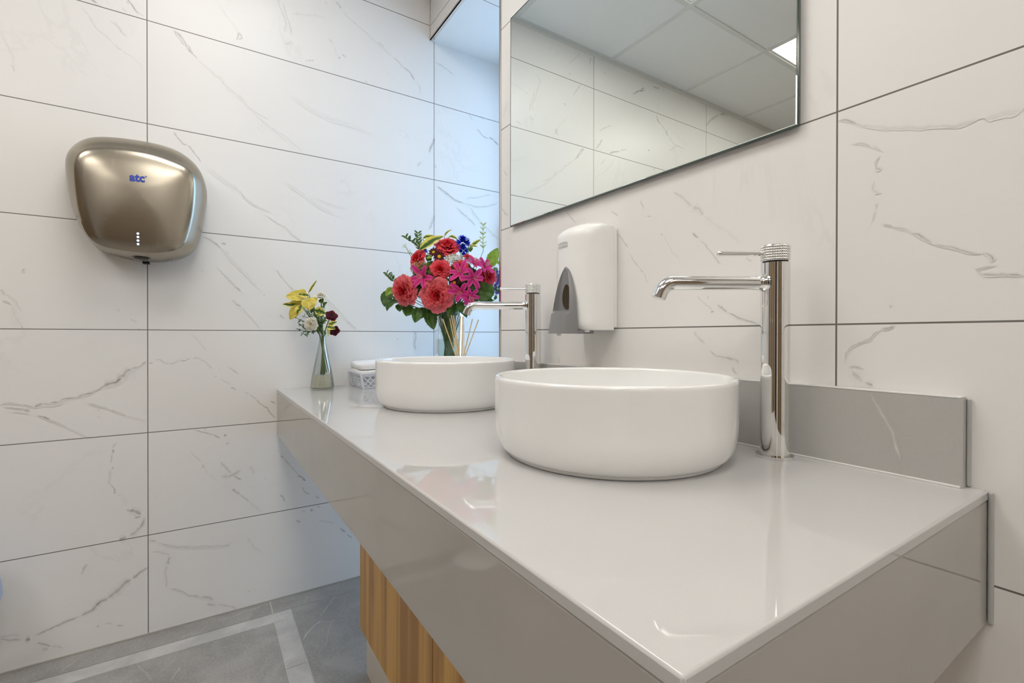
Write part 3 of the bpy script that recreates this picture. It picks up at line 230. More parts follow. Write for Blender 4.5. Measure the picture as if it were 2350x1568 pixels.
LEAVES=[((0.1256,0.086,0.4),(0.1534,0.1017,0.4631),0.0427,1),((0.1272,0.0329,0.3182),(0.1727,0.0751,0.3105),0.0649,0),((0.1168,0.0722,0.354),(0.1355,0.0728,0.2871),0.0512,0),((-0.0735,-0.1828,0.3292),(-0.0685,-0.2031,0.2716),0.0325,0),((-0.0467,-0.1784,0.3339),(-0.0471,-0.2067,0.3062),0.0239,1),((-0.049,-0.164,0.2919),(-0.0541,-0.1995,0.2579),0.0376,0),((-0.0303,-0.1537,0.2846),(-0.0211,-0.1673,0.2542),0.0307,0),((-0.0159,-0.1317,0.2747),(-0.0103,-0.1509,0.2395),0.0325,0),((0.0156,-0.12,0.267),(0.0248,-0.1339,0.2178),0.029,0),((-0.0001,-0.0892,0.2688),(0.0061,-0.1075,0.2318),0.0273,0),((0.0241,-0.0889,0.2643),(0.049,-0.0787,0.1955),0.0325,0),((0.0476,-0.0711,0.267),(0.0634,-0.0746,0.2372),0.0239,0),((0.0105,-0.0365,0.2701),(0.0062,-0.0706,0.2492),0.0273,0),((0.1116,-0.0096,0.2852),(0.1217,-0.0218,0.2492),0.0205,0),((0.0776,-0.0068,0.2808),(0.1072,0.0108,0.2345),0.0256,0),((0.0923,-0.0391,0.2787),(0.1027,-0.051,0.2317),0.0137,0),((0.1048,0.0716,0.2955),(0.1376,0.0943,0.2911),0.0171,0),((0.0031,-0.0836,0.3615),(0.0241,-0.0785,0.4056),0.0205,0),((-0.0005,-0.1067,0.459),(0.0562,-0.0469,0.5003),0.0359,2),((-0.0235,-0.0867,0.503),(0.0142,-0.0563,0.5066),0.0137,2),((0.025,-0.0306,0.506),(0.0531,-0.0149,0.5276),0.0075,2),((0.0332,-0.018,0.506),(0.0632,0.0003,0.4947),0.0137,2),((0.1109,-0.0094,0.4294),(0.1209,-0.0215,0.4396),0.0171,1),((0.0628,0.0452,0.4713),(0.0959,0.0688,0.4968),0.0154,2),((0.0707,0.0391,0.4778),(0.0993,0.0555,0.47),0.012,2),((0.0648,0.067,0.5103),(0.0908,0.0793,0.5106),0.012,2),((0.0777,0.0867,0.5137),(0.0897,0.078,0.5473),0.0089,2),((0.0884,0.0845,0.4781),(0.1114,0.0924,0.4736),0.0154,2),((0.0944,0.0754,0.4695),(0.0976,0.0527,0.4535),0.0154,1),((0.1124,0.121,0.4279),(0.1308,0.1215,0.4122),0.0102,1),((0.0502,0.0443,0.4732),(0.0691,0.0456,0.457),0.0205,0),((0.0403,-0.0993,0.4293),(0.063,-0.0919,0.4253),0.0171,1),((0.1008,0.1203,0.2979),(0.1163,0.1168,0.3134),0.0082,0),((-0.0666,-0.1543,0.29),(-0.063,-0.1762,0.3055),0.0273,0),((0.0361,-0.0338,0.2755),(0.075,-0.0018,0.268),0.0307,0),((0.0954,0.0206,0.2972),(0.1283,0.0434,0.2799),0.0239,0),((-0.0318,-0.1186,0.3826),(-0.0013,-0.0993,0.3939),0.0239,0),((-0.0085,-0.0643,0.4276),(-0.0019,-0.0815,0.4451),0.0171,0)]
SPRIGS=[([(-0.0553,-0.0808,0.4665),(-0.0629,-0.0922,0.4904),(-0.0723,-0.1064,0.5006),(-0.0854,-0.1264,0.5142)],9),([(-0.0535,-0.0779,0.4699),(-0.0592,-0.0864,0.5006),(-0.0612,-0.0892,0.5279)],7),([(-0.0548,-0.1723,0.3547),(-0.0621,-0.1833,0.368),(-0.0693,-0.1944,0.3812)],7),([(0.0876,0.0831,0.4613),(0.0868,0.0823,0.5049),(0.0872,0.0832,0.5518)],6),([(0.0901,0.1407,0.3199),(0.0908,0.1422,0.3609),(0.0884,0.1388,0.4053)],0)]
VASE_B=(0.2662,-0.0453,.698)
SLEAVES=[((0.0056,-0.0447,0.3019),(-0.0254,-0.1067,0.3024),0.0343,1),((-0.0081,-0.0473,0.3081),(-0.0187,-0.0781,0.3168),0.0247,1),((0.0271,-0.0484,0.2949),(0.038,-0.0466,0.2573),0.0357,1),((-0.0139,-0.0564,0.2729),(-0.0421,-0.1143,0.2777),0.0151,2),((0.0047,-0.0645,0.2743),(0.0063,-0.0771,0.2418),0.022,2),((-0.009,-0.0672,0.2776),(-0.0177,-0.0956,0.2275),0.0247,1),((-0.0217,-0.0501,0.2762),(-0.0428,-0.097,0.2811),0.0247,1),((0.01,-0.0379,0.2992),(0.0267,-0.0271,0.2771),0.022,1),((-0.0152,-0.0398,0.3158),(0.0081,-0.0185,0.3571),0.0077,2),((0.0282,-0.0287,0.2583),(0.0564,-0.0002,0.2472),0.0247,2),((0.0518,0.0071,0.2075),(0.0762,0.0298,0.2207),0.0137,2),((0.0609,0.0026,0.2046),(0.0838,0.023,0.1966),0.0137,2),((0.0609,0.0026,0.202),(0.0709,0.003,0.1728),0.0123,3),((0.0217,-0.002,0.2729),(0.0374,0.0076,0.2846),0.0123,0),((0.0186,-0.0065,0.2973),(0.0301,-0.0037,0.2805),0.0192,0),((-0.0241,-0.0724,0.2322),(-0.0199,-0.0805,0.2413),0.0137,0),((0.0208,-0.0223,0.2023),(0.0351,-0.0149,0.1941),0.0165,0),((0.0039,-0.0292,0.2648),(0.0096,-0.0353,0.2481),0.0165,0),((0.0178,-0.0443,0.3037),(0.0074,-0.0747,0.3083),0.0137,2),((-0.0206,-0.0299,0.3016),(-0.0179,-0.0406,0.2764),0.011,0)]
SFLOW=[((0.0332,-0.0396,0.2131),0.0225,(-0.1,-0.1,1),0),((0.0178,-0.0076,0.3041),0.0198,(0.15,0.9,0.4),0),((0.0464,0.0172,0.2373),0.022,(0.5,0.5,0.7),1),((0.052,0.0255,0.1929),0.0187,(0.6,-0.3,0.8),1),((-0.0026,-0.0395,0.2309),0.0082,(-0.2,0.1,1),1)]
SFINE=[((0.0055,-0.0091,0.189),(-0.018,-0.0634,0.1943)),((0.0055,-0.0091,0.189),(-0.0027,-0.0584,0.1834)),((0.0055,-0.0091,0.189),(0.0039,-0.0482,0.1834)),((0.0055,-0.0091,0.189),(-0.021,-0.0679,0.2105)),((0.0055,-0.0091,0.189),(0.0108,-0.0556,0.2368)),((0.0055,-0.0091,0.189),(0.0058,-0.0447,0.2534)),((0.0055,-0.0091,0.189),(0.036,-0.0351,0.2471)),((0.0055,-0.0091,0.189),(0.0447,-0.0218,0.2418)),((0.0055,-0.0091,0.189),(0.0506,-0.0129,0.2365)),((0.0055,-0.0091,0.189),(0.0564,-0.004,0.2259)),((0.0055,-0.0091,0.189),(0.0249,-0.0154,0.2588)),((0.0055,-0.0091,0.189),(0.0404,-0.0285,0.2258)),((0.0055,-0.0091,0.189),(0.0227,-0.0377,0.1887)),((0.0055,-0.0091,0.189),(0.0502,0.0049,0.2369)),((0.0055,-0.0091,0.189),(0.0217,-0.002,0.2675)),((0.0055,-0.0091,0.189),(-0.0289,-0.0616,0.2271))]
REEDS=[(0.3811,-0.1234,0.9272),(0.3475,-0.0833,0.9306),(0.4049,-0.1051,0.9377),(0.3721,-0.0822,0.9404),(0.4116,-0.0766,0.9366),(0.3797,-0.0522,0.9358),(0.4277,-0.0429,0.9268),(0.4162,-0.0147,0.9252)]
REEDB=[(0.3924,-0.085,0.8144),(0.3791,-0.0725,0.8137),(0.3999,-0.0772,0.8145),(0.3876,-0.0686,0.8139),(0.3988,-0.0753,0.8144),(0.3889,-0.0611,0.8138),(0.4043,-0.0613,0.8143),(0.3994,-0.0523,0.814)]
DIFF=(0.3941,-0.0688,.698)
# ---------------------------------------------------------------- materials
ZR0, RH, TW = .8904, .300, .900
M_LEFT = marble('marble_tile_left', (1, 2), -.8843, TW, ZR0, RH)
M_MIRW = marble('marble_tile_mirror_wall', (0, 2), 1.4275, TW, ZR0, RH)
M_SOFF = marble('marble_tile_soffit', (0, 1), .307, 3.0, 1.5, 3.0)
M_WOOD, t, b = mat('oak_laminate'); setp(b, (.45, .27, .10), .42)
mp = nd(t, 'ShaderNodeMapping'); mp.inputs['Scale'].default_value = (14, 14, .55); t.links.new(pos(t), mp.inputs[0])
g1 = nz(t, mp.outputs[0], 1.5, 4, .6, .4)
mp2 = nd(t, 'ShaderNodeMapping'); mp2.inputs['Scale'].default_value = (260, 260, 5); t.links.new(pos(t), mp2.inputs[0])
g2 = nz(t, mp2.outputs[0], 1, 3)
c = mixc(t, smooth(t, g1, .36, .64), (.37, .18, .04), (.66, .385, .095))
c = mixc(t, mth(t, 'MULTIPLY', smooth(t, g2, .4, .7), .35), c, (.27, .14, .05)); t.links.new(c, b.inputs['Base Color'])
def quartz(name, base, rough, spk=.05):
    m, t, b = mat(name); setp(b, base, rough, 0, .5)
    P = pos(t); s1 = nz(t, P, 900, 2, .6); s2 = nz(t, P, 14, 3)
    c = mixc(t, s1, tuple(x*(1-spk) for x in base), tuple(x*(1+spk) for x in base))
    c = mixc(t, mth(t, 'MULTIPLY', s2, .08), c, (.75, .74, .72))
    r = mth(t, 'ABSOLUTE', mth(t, 'SUBTRACT', nz(t, P, 3.2, 5, .6, .8), .5))
    vn = mth(t, 'MULTIPLY', mth(t, 'SUBTRACT', 1, smooth(t, r, 0, .004)), smooth(t, nz(t, P, 4, 2), .58, .72))
    c = mixc(t, mth(t, 'MULTIPLY', vn, .18), c, (.85, .84, .82))
    at = nd(t, 'ShaderNodeAttribute', attribute_name='vein')
    c = mixc(t, mth(t, 'MULTIPLY', at.outputs['Fac'], .8), c, (.72, .70, .67))
    t.links.new(c, b.inputs['Base Color']); return m
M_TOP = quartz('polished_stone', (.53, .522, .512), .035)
M_TOP_SHADE = quartz('polished_stone_shaded', (.40, .375, .345), .035)  # same stone as the top; apron shade put into a darker base colour
M_SPL = quartz('honed_stone', (.43, .42, .40), .45, .10)
def floort(name, base, spk):
    m, t, b = mat(name); setp(b, base, .38, 0, .4)
    P = pos(t); s1 = nz(t, P, 160, 5, .7); s2 = nz(t, P, 9, 4, .6, .5)
    c = mixc(t, smooth(t, s2, .3, .7), tuple(x*.84 for x in base), tuple(x*1.14 for x in base))
    s3 = nz(t, P, 40, 6, .75, 1.2); c = mixc(t, mth(t, 'MULTIPLY', smooth(t, s3, .55, .72), .30), c, tuple(x*.66 for x in base))
    c = mixc(t, mth(t, 'MULTIPLY', smooth(t, s1, .42, .75), spk), c, (.52, .51, .49)); c = mixc(t, mth(t, 'MULTIPLY', smooth(t, s1, .5, .25), .35), c, tuple(x*.6 for x in base))
    at = nd(t, 'ShaderNodeAttribute', attribute_name='vein')
    c = mixc(t, at.outputs['Fac'], c, (.62, .62, .61))
    t.links.new(c, b.inputs['Base Color']); return m
M_FDK = floort('grey_floor_tile', (.32, .308, .292), .35)
M_FLT = floort('pale_floor_band', (.50, .49, .475), .25)
M_GROUT = plain('grout', (.60, .59, .56), .9)
M_CEIL, t, b = mat('ceiling_tile'); setp(b, (.87, .86, .84), .95, 0, .2)
bn = nd(t, 'ShaderNodeBump'); bn.inputs['Strength'].default_value = .3; bn.inputs['Distance'].default_value = .002
t.links.new(nz(t, pos(t), 220, 4, .7), bn.inputs['Height']); t.links.new(bn.outputs[0], b.inputs['Normal'])
M_TBAR = plain('white_metal_bar', (.74, .73, .70), .4)
M_WHITE = plain('white_plastic', (.90, .90, .885), .22, 0, .5, .01)
M_WHITE2 = plain('white_frame_plastic', (.78, .79, .80), .35, 0, .5, .01)
M_PORC = plain('porcelain', (.86, .86, .85), .12, 0, .55, .012, 8, Coat_Weight=.5, Coat_Roughness=.04)
M_GREY = plain('grey_plastic', (.235, .235, .24), .28, 0, .5, .02)
M_BROWN = plain('brown_window_plastic', (.045, .03, .014), .15)
M_LOGO = plain('pale_grey_print', (.56, .57, .57), .4)
M_CHROME, t, b = mat('chrome'); setp(b, (.86, .86, .85), .035, 1)
t.links.new(mth(t, 'ADD', mth(t, 'MULTIPLY', nz(t, oco(t), 60, 3), .05), .015), b.inputs['Roughness'])
M_TRIM, t, b = mat('brushed_trim'); setp(b, (.72, .68, .64), .25, 1)
M_STEEL, t, b = mat('brushed_steel'); setp(b, (.60, .56, .50), .26, 1)
mp = nd(t, 'ShaderNodeMapping'); mp.inputs['Scale'].default_value = (600, 8, 600); t.links.new(pos(t), mp.inputs[0])
gg = nz(t, mp.outputs[0], 1, 3, .6)
t.links.new(mth(t, 'ADD', mth(t, 'MULTIPLY', gg, .10), .20), b.inputs['Roughness'])
mp = nd(t, 'ShaderNodeMapping'); mp.inputs['Scale'].default_value = (60, 60, 5); t.links.new(pos(t), mp.inputs[0])
st = smooth(t, nz(t, mp.outputs[0], 1, 2), .60, .66)
t.links.new(mixc(t, mth(t, 'MULTIPLY', st, .22), (.39, .35, .285), (.50, .46, .39)), b.inputs['Base Color'])
M_BLACK = plain('black_rubber', (.012, .012, .012), .5)
M_MIRROR, t, b = mat('mirror_silver'); setp(b, (.885, .925, .885), .0, 1)
M_MEDGE = plain('mirror_edge', (.05, .07, .06), .1, 0, .6)
M_BLUE, t, b = mat('blue_print'); setp(b, (.01, .05, .42), .35)
def emis(name, col, s):
    m, t, b = mat(name); setp(b, (.8, .8, .8), .5); b.inputs['Emission Color'].default_value = (*col, 1); b.inputs['Emission Strength'].default_value = s; return m
M_LED = emis('blue_led', (.25, .35, 1), 9.0)
M_PANEL = emis('lit_diffuser', (1, .963, .91), PANEL_POWER)
def glassy(name, tint, refl=.12, rough=.02, solid=0, scol=(.8, .8, .8), fr=.6):
    """thin clear glass: see-through with a fresnel sheen"""
    m, t, b = mat(name); out = t.nodes['Material Output']
    tr = nd(t, 'ShaderNodeBsdfTransparent'); tr.inputs[0].default_value = (*tint, 1)
    gl = nd(t, 'ShaderNodeBsdfGlossy'); gl.inputs['Roughness'].default_value = rough
    lw = nd(t, 'ShaderNodeLayerWeight'); lw.inputs[0].default_value = .30
    f = mth(t, 'ADD', mth(t, 'MULTIPLY', lw.outputs['Fresnel'], fr), refl*.3)
    mx = nd(t, 'ShaderNodeMixShader'); t.links.new(mth(t, 'MINIMUM', f, 1), mx.inputs[0]); t.links.new(tr.outputs[0], mx.inputs[1]); t.links.new(gl.outputs[0], mx.inputs[2])
    res = mx.outputs[0]
    if solid:
        df = nd(t, 'ShaderNodeBsdfDiffuse'); df.inputs[0].default_value = (*scol, 1)
        m2 = nd(t, 'ShaderNodeMixShader'); m2.inputs[0].default_value = solid; t.links.new(res, m2.inputs[1]); t.links.new(df.outputs[0], m2.inputs[2]); res = m2.outputs[0]
    t.links.new(res, out.inputs[0]); return m
M_GLASS = glassy('vase_glass', (.965, .98, .975))
M_WATER = glassy('cloudy_water', (.90, .90, .82), .0, .05, .50, (.84, .80, .69), 0.05)
M_PANE = glassy('window_glass', (.97, .99, 1), .05)
def vcol(name, rough=.5, spec=.3, sub=0, var=.15, trans=0):
    m, t, b = mat(name); setp(b, (1, 1, 1), rough, 0, spec)
    at = nd(t, 'ShaderNodeAttribute', attribute_name='col')
    v = mth(t, 'ADD', mth(t, 'MULTIPLY', nz(t, oco(t), 120, 3), 2*var), 1-var)
    mx = nd(t, 'ShaderNodeVectorMath', operation='SCALE'); t.links.new(at.outputs['Color'], mx.inputs[0]); t.links.new(v, mx.inputs['Scale'])
    t.links.new(mx.outputs[0], b.inputs['Base Color'])
    if trans:
        tl = nd(t, 'ShaderNodeBsdfTranslucent'); t.links.new(mx.outputs[0], tl.inputs[0])
        ms = nd(t, 'ShaderNodeMixShader'); ms.inputs[0].default_value = trans
        t.links.new(b.outputs[0], ms.inputs[1]); t.links.new(tl.outputs[0], ms.inputs[2]); t.links.new(ms.outputs[0], t.nodes['Material Output'].inputs[0])
    return m
M_PETAL = vcol('petal', .55, .25, trans=.25)
M_LEAF = vcol('leaf', .42, .4, trans=.15)
M_STEM = vcol('stem', .5, .3)
M_REED = plain('rattan_reed', (.78, .52, .22), .7)
M_PAPER = plain('white_paper', (.84, .84, .84), .9, 0, .2, .02, 60)
M_BASKET = plain('white_basket_plastic', (.72, .74, .80), .3, 0, .5, .01)
M_SEAL = plain('silicone', (.45, .455, .44), .35)
M_SEALW = plain('pale_silicone', (.66, .65, .63), .4)
M_DARKDOOR = plain('dark_opening', (.03, .03, .035), .6)
M_BLUEP = plain('pale_blue_plastic', (.42, .50, .66), .3)

# ---------------------------------------------------------------- room shell
XR, YB, ZC, NY, ZS, XE = 4.2, -3.0, 2.27, .36, 2.035, .523
mb = MB(); mb.quad([(0, YB, 0), (0, NY, 0), (0, NY, ZC), (0, YB, ZC)])
veins(mb, V_LEFT, lambda a, b_, l: (l, a, b_))
# keep the wall's body behind its face
mb.box((-.08, YB, 0), (-.002, NY+.1, ZC))
struct(mb.build('wall_left', M_LEFT, attr='vein'))
mb = MB(); mb.quad([(XE, 0, 0), (XR, 0, 0), (XR, 0, ZC), (XE, 0, ZC)][::-1])
veins(mb, V_MIRROR, lambda a, b_, l: (a, -l, b_))
mb.quad([(0, 0, ZS), (XE, 0, ZS), (XE, 0, ZC), (0, 0, ZC)][::-1])           # face above the window recess
mb.quad([(XE, 0, 0), (XE, NY, 0), (XE, NY, ZS), (XE, 0, ZS)])              # reveal
mb.box((XE+.002, .004, 0), (XR, NY+.1, ZC))
mb.box((0, .004, ZS+.004), (XE, NY+.1, ZC))
struct(mb.build('wall_mirror_side', M_MIRW, attr='vein'))
mb = MB(); mb.quad([(0, 0, ZS), (XE, 0, ZS), (XE, NY, ZS), (0, NY, ZS)][::-1])
sv = [(7, .5, [(.36, .20), (.38, .235)]), (6, .4, [(.33, .285), (.345, .27)]), (8, .25, [(.40, .10), (.41, .16)])]
veins(mb, sv, lambda a, b_, l: (a, b_, ZS-l)); struct(mb.build('ceiling_recess', M_SOFF, attr='vein'))
mb = MB(); mb.box((0, YB-.08, 0), (XR, YB, ZC)); struct(mb.build('wall_back', M_MIRW))
mb = MB(); mb.box((XR, YB, 0), (XR+.08, 0, ZC)); struct(mb.build('wall_right', M_LEFT))
# metal edge trims of the recess
mb = MB(); mb.box((XE-.002, -.0022, .80), (XE+.007, 0.0, ZS+.0)); mb.box((XE-.003, -.0022, .698), (XE, .012, ZS)); struct(mb.build('trim_1', M_TRIM))
mb = MB(); mb.box((.002, -.003, ZS-.003), (XE+.006, .0, ZS+.006)); mb.box((.002, -.003, ZS-.003), (XE, .010, ZS)); struct(mb.build('trim_2', M_TRIM))
mb = MB(); mb.box((0.0005, -.003, ZS), (.003, 0, ZC)); struct(mb.build('trim_3', M_GROUT))
mb = MB(); mb.box((0, -.6, .0), (.004, NY, .004)); 
# ---- floor: dark field tiles, a pale inlaid band, a dark strip along the wall
fl = MB(); fl.box((0, YB, -.05), (XR, NY, -.0008), 2)
G = .0013
def ft(x0, y0, x1, y1, mi): fl.quad([(x0+G, y0+G, 0), (x1-G, y0+G, 0), (x1-G, y1-G, 0), (x0+G, y1-G, 0)], mi)
ft(0, -.566, .084, NY, 0); ft(0, -1.466, .084, -.566, 0); ft(0, YB, .084, -1.466, 0)
G = .0006
ft(.084, -.866, .138, -.516, 1); ft(.084, -1.766, .138, -.866, 1); ft(.084, YB, .138, -1.766, 1)
ft(.138, -.568, .379, -.516, 1); ft(.379, -.568, 1.28, -.516, 1); ft(1.28, -.568, 2.18, -.516, 1); ft(2.18, -.568, XR, -.516, 1)
G = .0012
for x0, x1 in ((.084, .98), (.98, 1.88), (1.88, XR)): ft(x0, -.516, x1, NY, 0)
for x0, x1 in ((.138, 1.038), (1.038, 1.938), (1.938, XR)):
    for y0, y1 in ((-1.468, -.568), (-2.368, -1.468), (YB, -2.368)): ft(x0, y0, x1, y1, 0)
veins(fl, V_FLOOR, lambda a, b_, l: (a, b_, l))
struct(fl.build('floor', [M_FDK, M_FLT, M_GROUT], attr='vein'))
mb = MB(); mb.box((0, YB, 0), (.003, NY, .004)); struct(mb.build('baseboard_left', plain('floor_sealant', (.42, .40, .35), .6)))
# ---- ceiling grid
GX, GY, GP = .465, -.999, .577
xs = [0]+[GX+GP*k for k in range(9) if GX+GP*k < XR]+[XR]
ys = sorted([YB, 0]+[GY+GP*k for k in range(-3, 2) if YB < GY+GP*k < 0])
LIT = [(.465, -.999), (.465, -2.153), (1.619, -.999), (1.619, -2.153), (2.773, -.999), (2.773, -2.153)]  # last two panels added out of view, to even the light on the walls
def islit(x, y): return any(abs(x-a) < .01 and abs(y-c) < .01 for a, c in LIT)
mb = MB()
for i in range(len(xs)-1):
    for j in range(len(ys)-1):
        if islit(xs[i], ys[j]): continue
        mb.box((xs[i], ys[j], ZC), (xs[i+1], ys[j+1], ZC+.02))
for x in xs: mb.box((max(0, x-.012), YB, ZC-.003), (min(XR, x+.012), 0, ZC-.0002), 1)
for y in ys: mb.box((0, max(YB, y-.012), ZC-.0033), (XR, min(0, y+.012), ZC-.0004), 1)
mb.box((0, YB, ZC-.022), (.002, 0, ZC-.003), 1); mb.box((0, -.002, ZC-.022), (XR, 0, ZC-.003), 1); mb.box((0, YB, ZC-.022), (XR, YB+.002, ZC-.003), 1)
mb.box((-.08, YB-.08, ZC+.10), (XR+.08, NY+.1, ZC+.12))
struct(mb.build('ceiling', [M_CEIL, M_TBAR]))
lab = ['square ceiling light panel nearest the mirror and the hand dryer wall', 'square ceiling light panel on the dryer side, far from the mirror wall',
       'square ceiling light panel nearest the mirror, middle of its row', 'square ceiling light panel farthest from the mirror, middle of its row',
       'added unseen ceiling fill light at the cubicle end, nearest the mirror wall', 'added unseen ceiling fill light at the cubicle end, farthest from the mirror wall']
for (x, y), lb in zip(LIT, lab):
    r = thing('ceiling_light', lb, 'light', (x+GP/2, y+GP/2, ZC), 'recessed square ceiling lights')
    h = GP/2-.012
    f = MB()
    for a, b_ in (((-h, -h), (h, -h+.012)), ((-h, h-.012), (h, h)), ((-h, -h+.012), (-h+.012, h-.012)), ((h-.012, -h+.012), (h, h-.012))): f.box((*a, .000), (*b_, .02))
    f.build('frame', M_TBAR, r); d = MB(); d.box((-h+.012, -h+.012, .006), (h-.012, h-.012, .014)); d.build('diffuser', M_PANEL, r)
# ---- window in the recess (floor to soffit, lights the reveal from behind)
mb = MB()
for a, b_ in (((0, .36, 0), (.05, .42, ZS)), ((XE-.05, .36, 0), (XE, .42, ZS)), ((.05, .36, 0), (XE-.05, .42, .06)), ((.05, .36, ZS-.06), (XE-.05, .42, ZS)), ((.05, .365, .66), (XE-.05, .415, .72))): mb.box(a, b_)
wn = struct(mb.build('window_1', M_WHITE2, bevel=.003))
mb = MB(); mb.box((.05, .388, .06), (XE-.05, .392, .66)); mb.box((.05, .388, .72), (XE-.05, .392, ZS-.06)); mb.build('window_pane', M_PANE, wn)
mb = MB(); mb.box((.018, .345, 1.28), (.034, .36, 1.36)); mb.box((.020, .325, 1.335), (.032, .345, 1.348)); mb.box((.020, .322, 1.235), (.032, .334, 1.348)); mb.build('window_handle', M_CHROME, wn, .002)
# ---- room behind the camera: oak cubicle doors and a dark doorway (seen only in the chrome and steel)
M_WOOD2 = plain('brown_laminate', (.20, .13, .065), .4, var=.15, scale=4)
def cubicle(x, y, rz, hw, lb):
    r = thing('cubicle_door', lb, 'door', (x, y, 0), 'oak cubicle doors', rz)
    mb = MB(); mb.box((-.03, -hw, .12), (-.001, hw, 2.08)); mb.build('panel', M_WOOD2, r, .002)
    mb = MB(); mb.tube([(-.031, hw-.08, .98), (-.08, hw-.08, .98), (-.08, hw-.20, .98)], .009); mb.build('handle', M_CHROME, r)
cubicle(XR, -2.0, 0, .45, 'brown cubicle door in the end wall, farther from the mirror')
cubicle(XR, -1.10, 0, .40, 'brown cubicle door in the end wall directly facing the hand dryer')
cubicle(.60, YB, -PI/2, .40, 'brown cubicle door on the back wall opposite the mirror, nearest the dryer wall')
cubicle(1.45, YB, -PI/2, .40, 'brown cubicle door on the back wall, middle of the three')
cubicle(2.30, YB, -PI/2, .40, 'brown cubicle door on the back wall beside the dark doorway')
mb = MB(); mb.box((2.85, YB+.001, 0), (3.75, YB+.012, 2.05)); d = struct(mb.build('door_1', M_DARKDOOR))
mb = MB(); mb.box((2.80, YB+.001, 0), (2.85, YB+.03, 2.1)); mb.box((3.75, YB+.001, 0), (3.80, YB+.03, 2.1)); mb.box((2.80, YB+.001, 2.05), (3.80, YB+.03, 2.1)); mb.build('door_frame', M_WOOD, d)

# ---------------------------------------------------------------- vanity
CZ, CX1, CY, AB = .698, 1.584, -.545, .547
r = thing('vanity_counter', 'pale grey polished stone vanity counter with deep apron, running from left wall under the basins', 'counter', (0, 0, 0))
mb = MB(); mb.prism([(.0015, CY), (CX1, CY), (CX1, -.0015), (XE-.005, -.0015), (XE-.005, .34), (.0015, .34)], CZ-.012, CZ); mb.build('top_slab', M_TOP, r, .0022, 2)
mb = MB(); mb.box((.0015, CY+.0006, AB), (CX1-.0006, CY+.0126, CZ-.0122)); mb.build('front_apron', M_TOP_SHADE, r, .0008, 1)
mb = MB(); mb.box((CX1-.0126, CY+.0128, AB), (CX1-.0006, -.0015, CZ-.0122)); mb.build('side_apron', M_TOP_SHADE, r, .0008, 1)
mb = MB(); mb.box((.0015, CY+.013, AB+.004), (CX1-.013, -.0015, AB+.016)); mb.build('bottom_panel', M_SPL, r)
mb = MB(); mb.box((CX1, -.006, AB), (CX1+.005, -.0003, CZ-.001)); mb.build('sealant_bead', M_SEAL, r, .002)
mb = MB(); mb.box((XE+.008, -.0185, CZ+.0002), (1.566, -.0015, .801)); 
veins(mb, V_SPLASH, lambda a, b_, l: (a, -.0187-l, b_))
sp = mb.build('splashback', M_SPL, None, attr='vein'); tag(sp, 'low grey honed stone upstand strip along the wall behind the basins', 'splashback')
mb = MB(); mb.box((XE+.008, -.0178, .801), (1.564, -.0008, .8035)); mb.build('top_bead', M_SEALW, sp, .001)
mb = MB(); mb.box((1.5662, -.008, CZ+.001), (1.5695, -.0005, .801)); mb.build('end_bead', M_SEAL, sp, .0015)
mb = MB(); mb.tube([(XE+.01, -.0190, CZ+.0008), (1.564, -.0190, CZ+.0008)], .0017, 8); mb.build('base_bead', M_SEALW, sp)
# cabinet below
r = thing('vanity_cabinet', 'oak effect cabinet set back beneath the stone counter', 'cabinet', (0, 0, 0))
mb = MB(); mb.box((.508, -.392, .122), (1.42, -.03, AB-.001)); mb.build('body', M_WOOD, r)
for x0, x1 in ((.505, .961), (.964, 1.42)):
    mb = MB(); mb.box((x0, -.412, .122), (x1, -.393, AB-.001)); mb.build('door', M_WOOD, r, .0008, 1)
mb = MB(); mb.box((.508, -.396, 0), (1.42, -.02, .1215)); tag(mb.build('plinth', plain('beige_plinth', (.62, .575, .51), .4), r), 'beige tiled plinth')
# basins
def basin(x, y, lb):
    r = thing('vessel_basin', lb, 'basin', (x, y, CZ), 'round white vessel basins')
    R, H = .178, .1163
    pr = [(.150, 0), (.1575, .0012), (.1590, .004), (.1605, .010), (.1650, .017)]
    for k in range(1, 9):
        a = k/8*PI/2; pr.append((.160+.018*math.sin(a) if k > 2 else .1672+.001*k*k, .019+.022*(1-math.cos(a))))
    pr = [(.150, 0), (.1575, .0006), (.1590, .002), (.1592, .005)]
    for k in range(1, 13):
        a = k/12*PI/2; pr.append((.1600+.0180*math.sin(a), .006+.046*(1-math.cos(a))))
    pr += [(.178, .056), (.178, .08), (.178, H-.012), (.178, H-.006)]
    for k in range(1, 9):
        a = k/8*PI; pr.append((R-.0045+.0045*math.cos(a), H-.0045+.0045*math.sin(a)))
    pr += [(.1689, H-.010), (.168, H-.03), (.166, .045), (.160, .030), (.148, .020), (.12, .0155), (.06, .013), (.024, .012), (.022, .009)]
    mb = MB(); mb.lathe(pr, 128, capb=True, capt=True); mb.build('bowl', M_PORC, r)
    mb = MB(); mb.lathe([(.0, .0135), (.018, .013), (.021, .0115), (.023, .0115), (.023, .0095)], 32); mb.build('waste', M_CHROME, r)
    return r
b1 = basin(1.2116, -.2254, 'nearer round white vessel basin on the stone counter, in front of the larger-looking tap')
dup(b1, (.6133, -.2196, CZ), 'farther round white vessel basin on the counter, with the bouquet behind it')
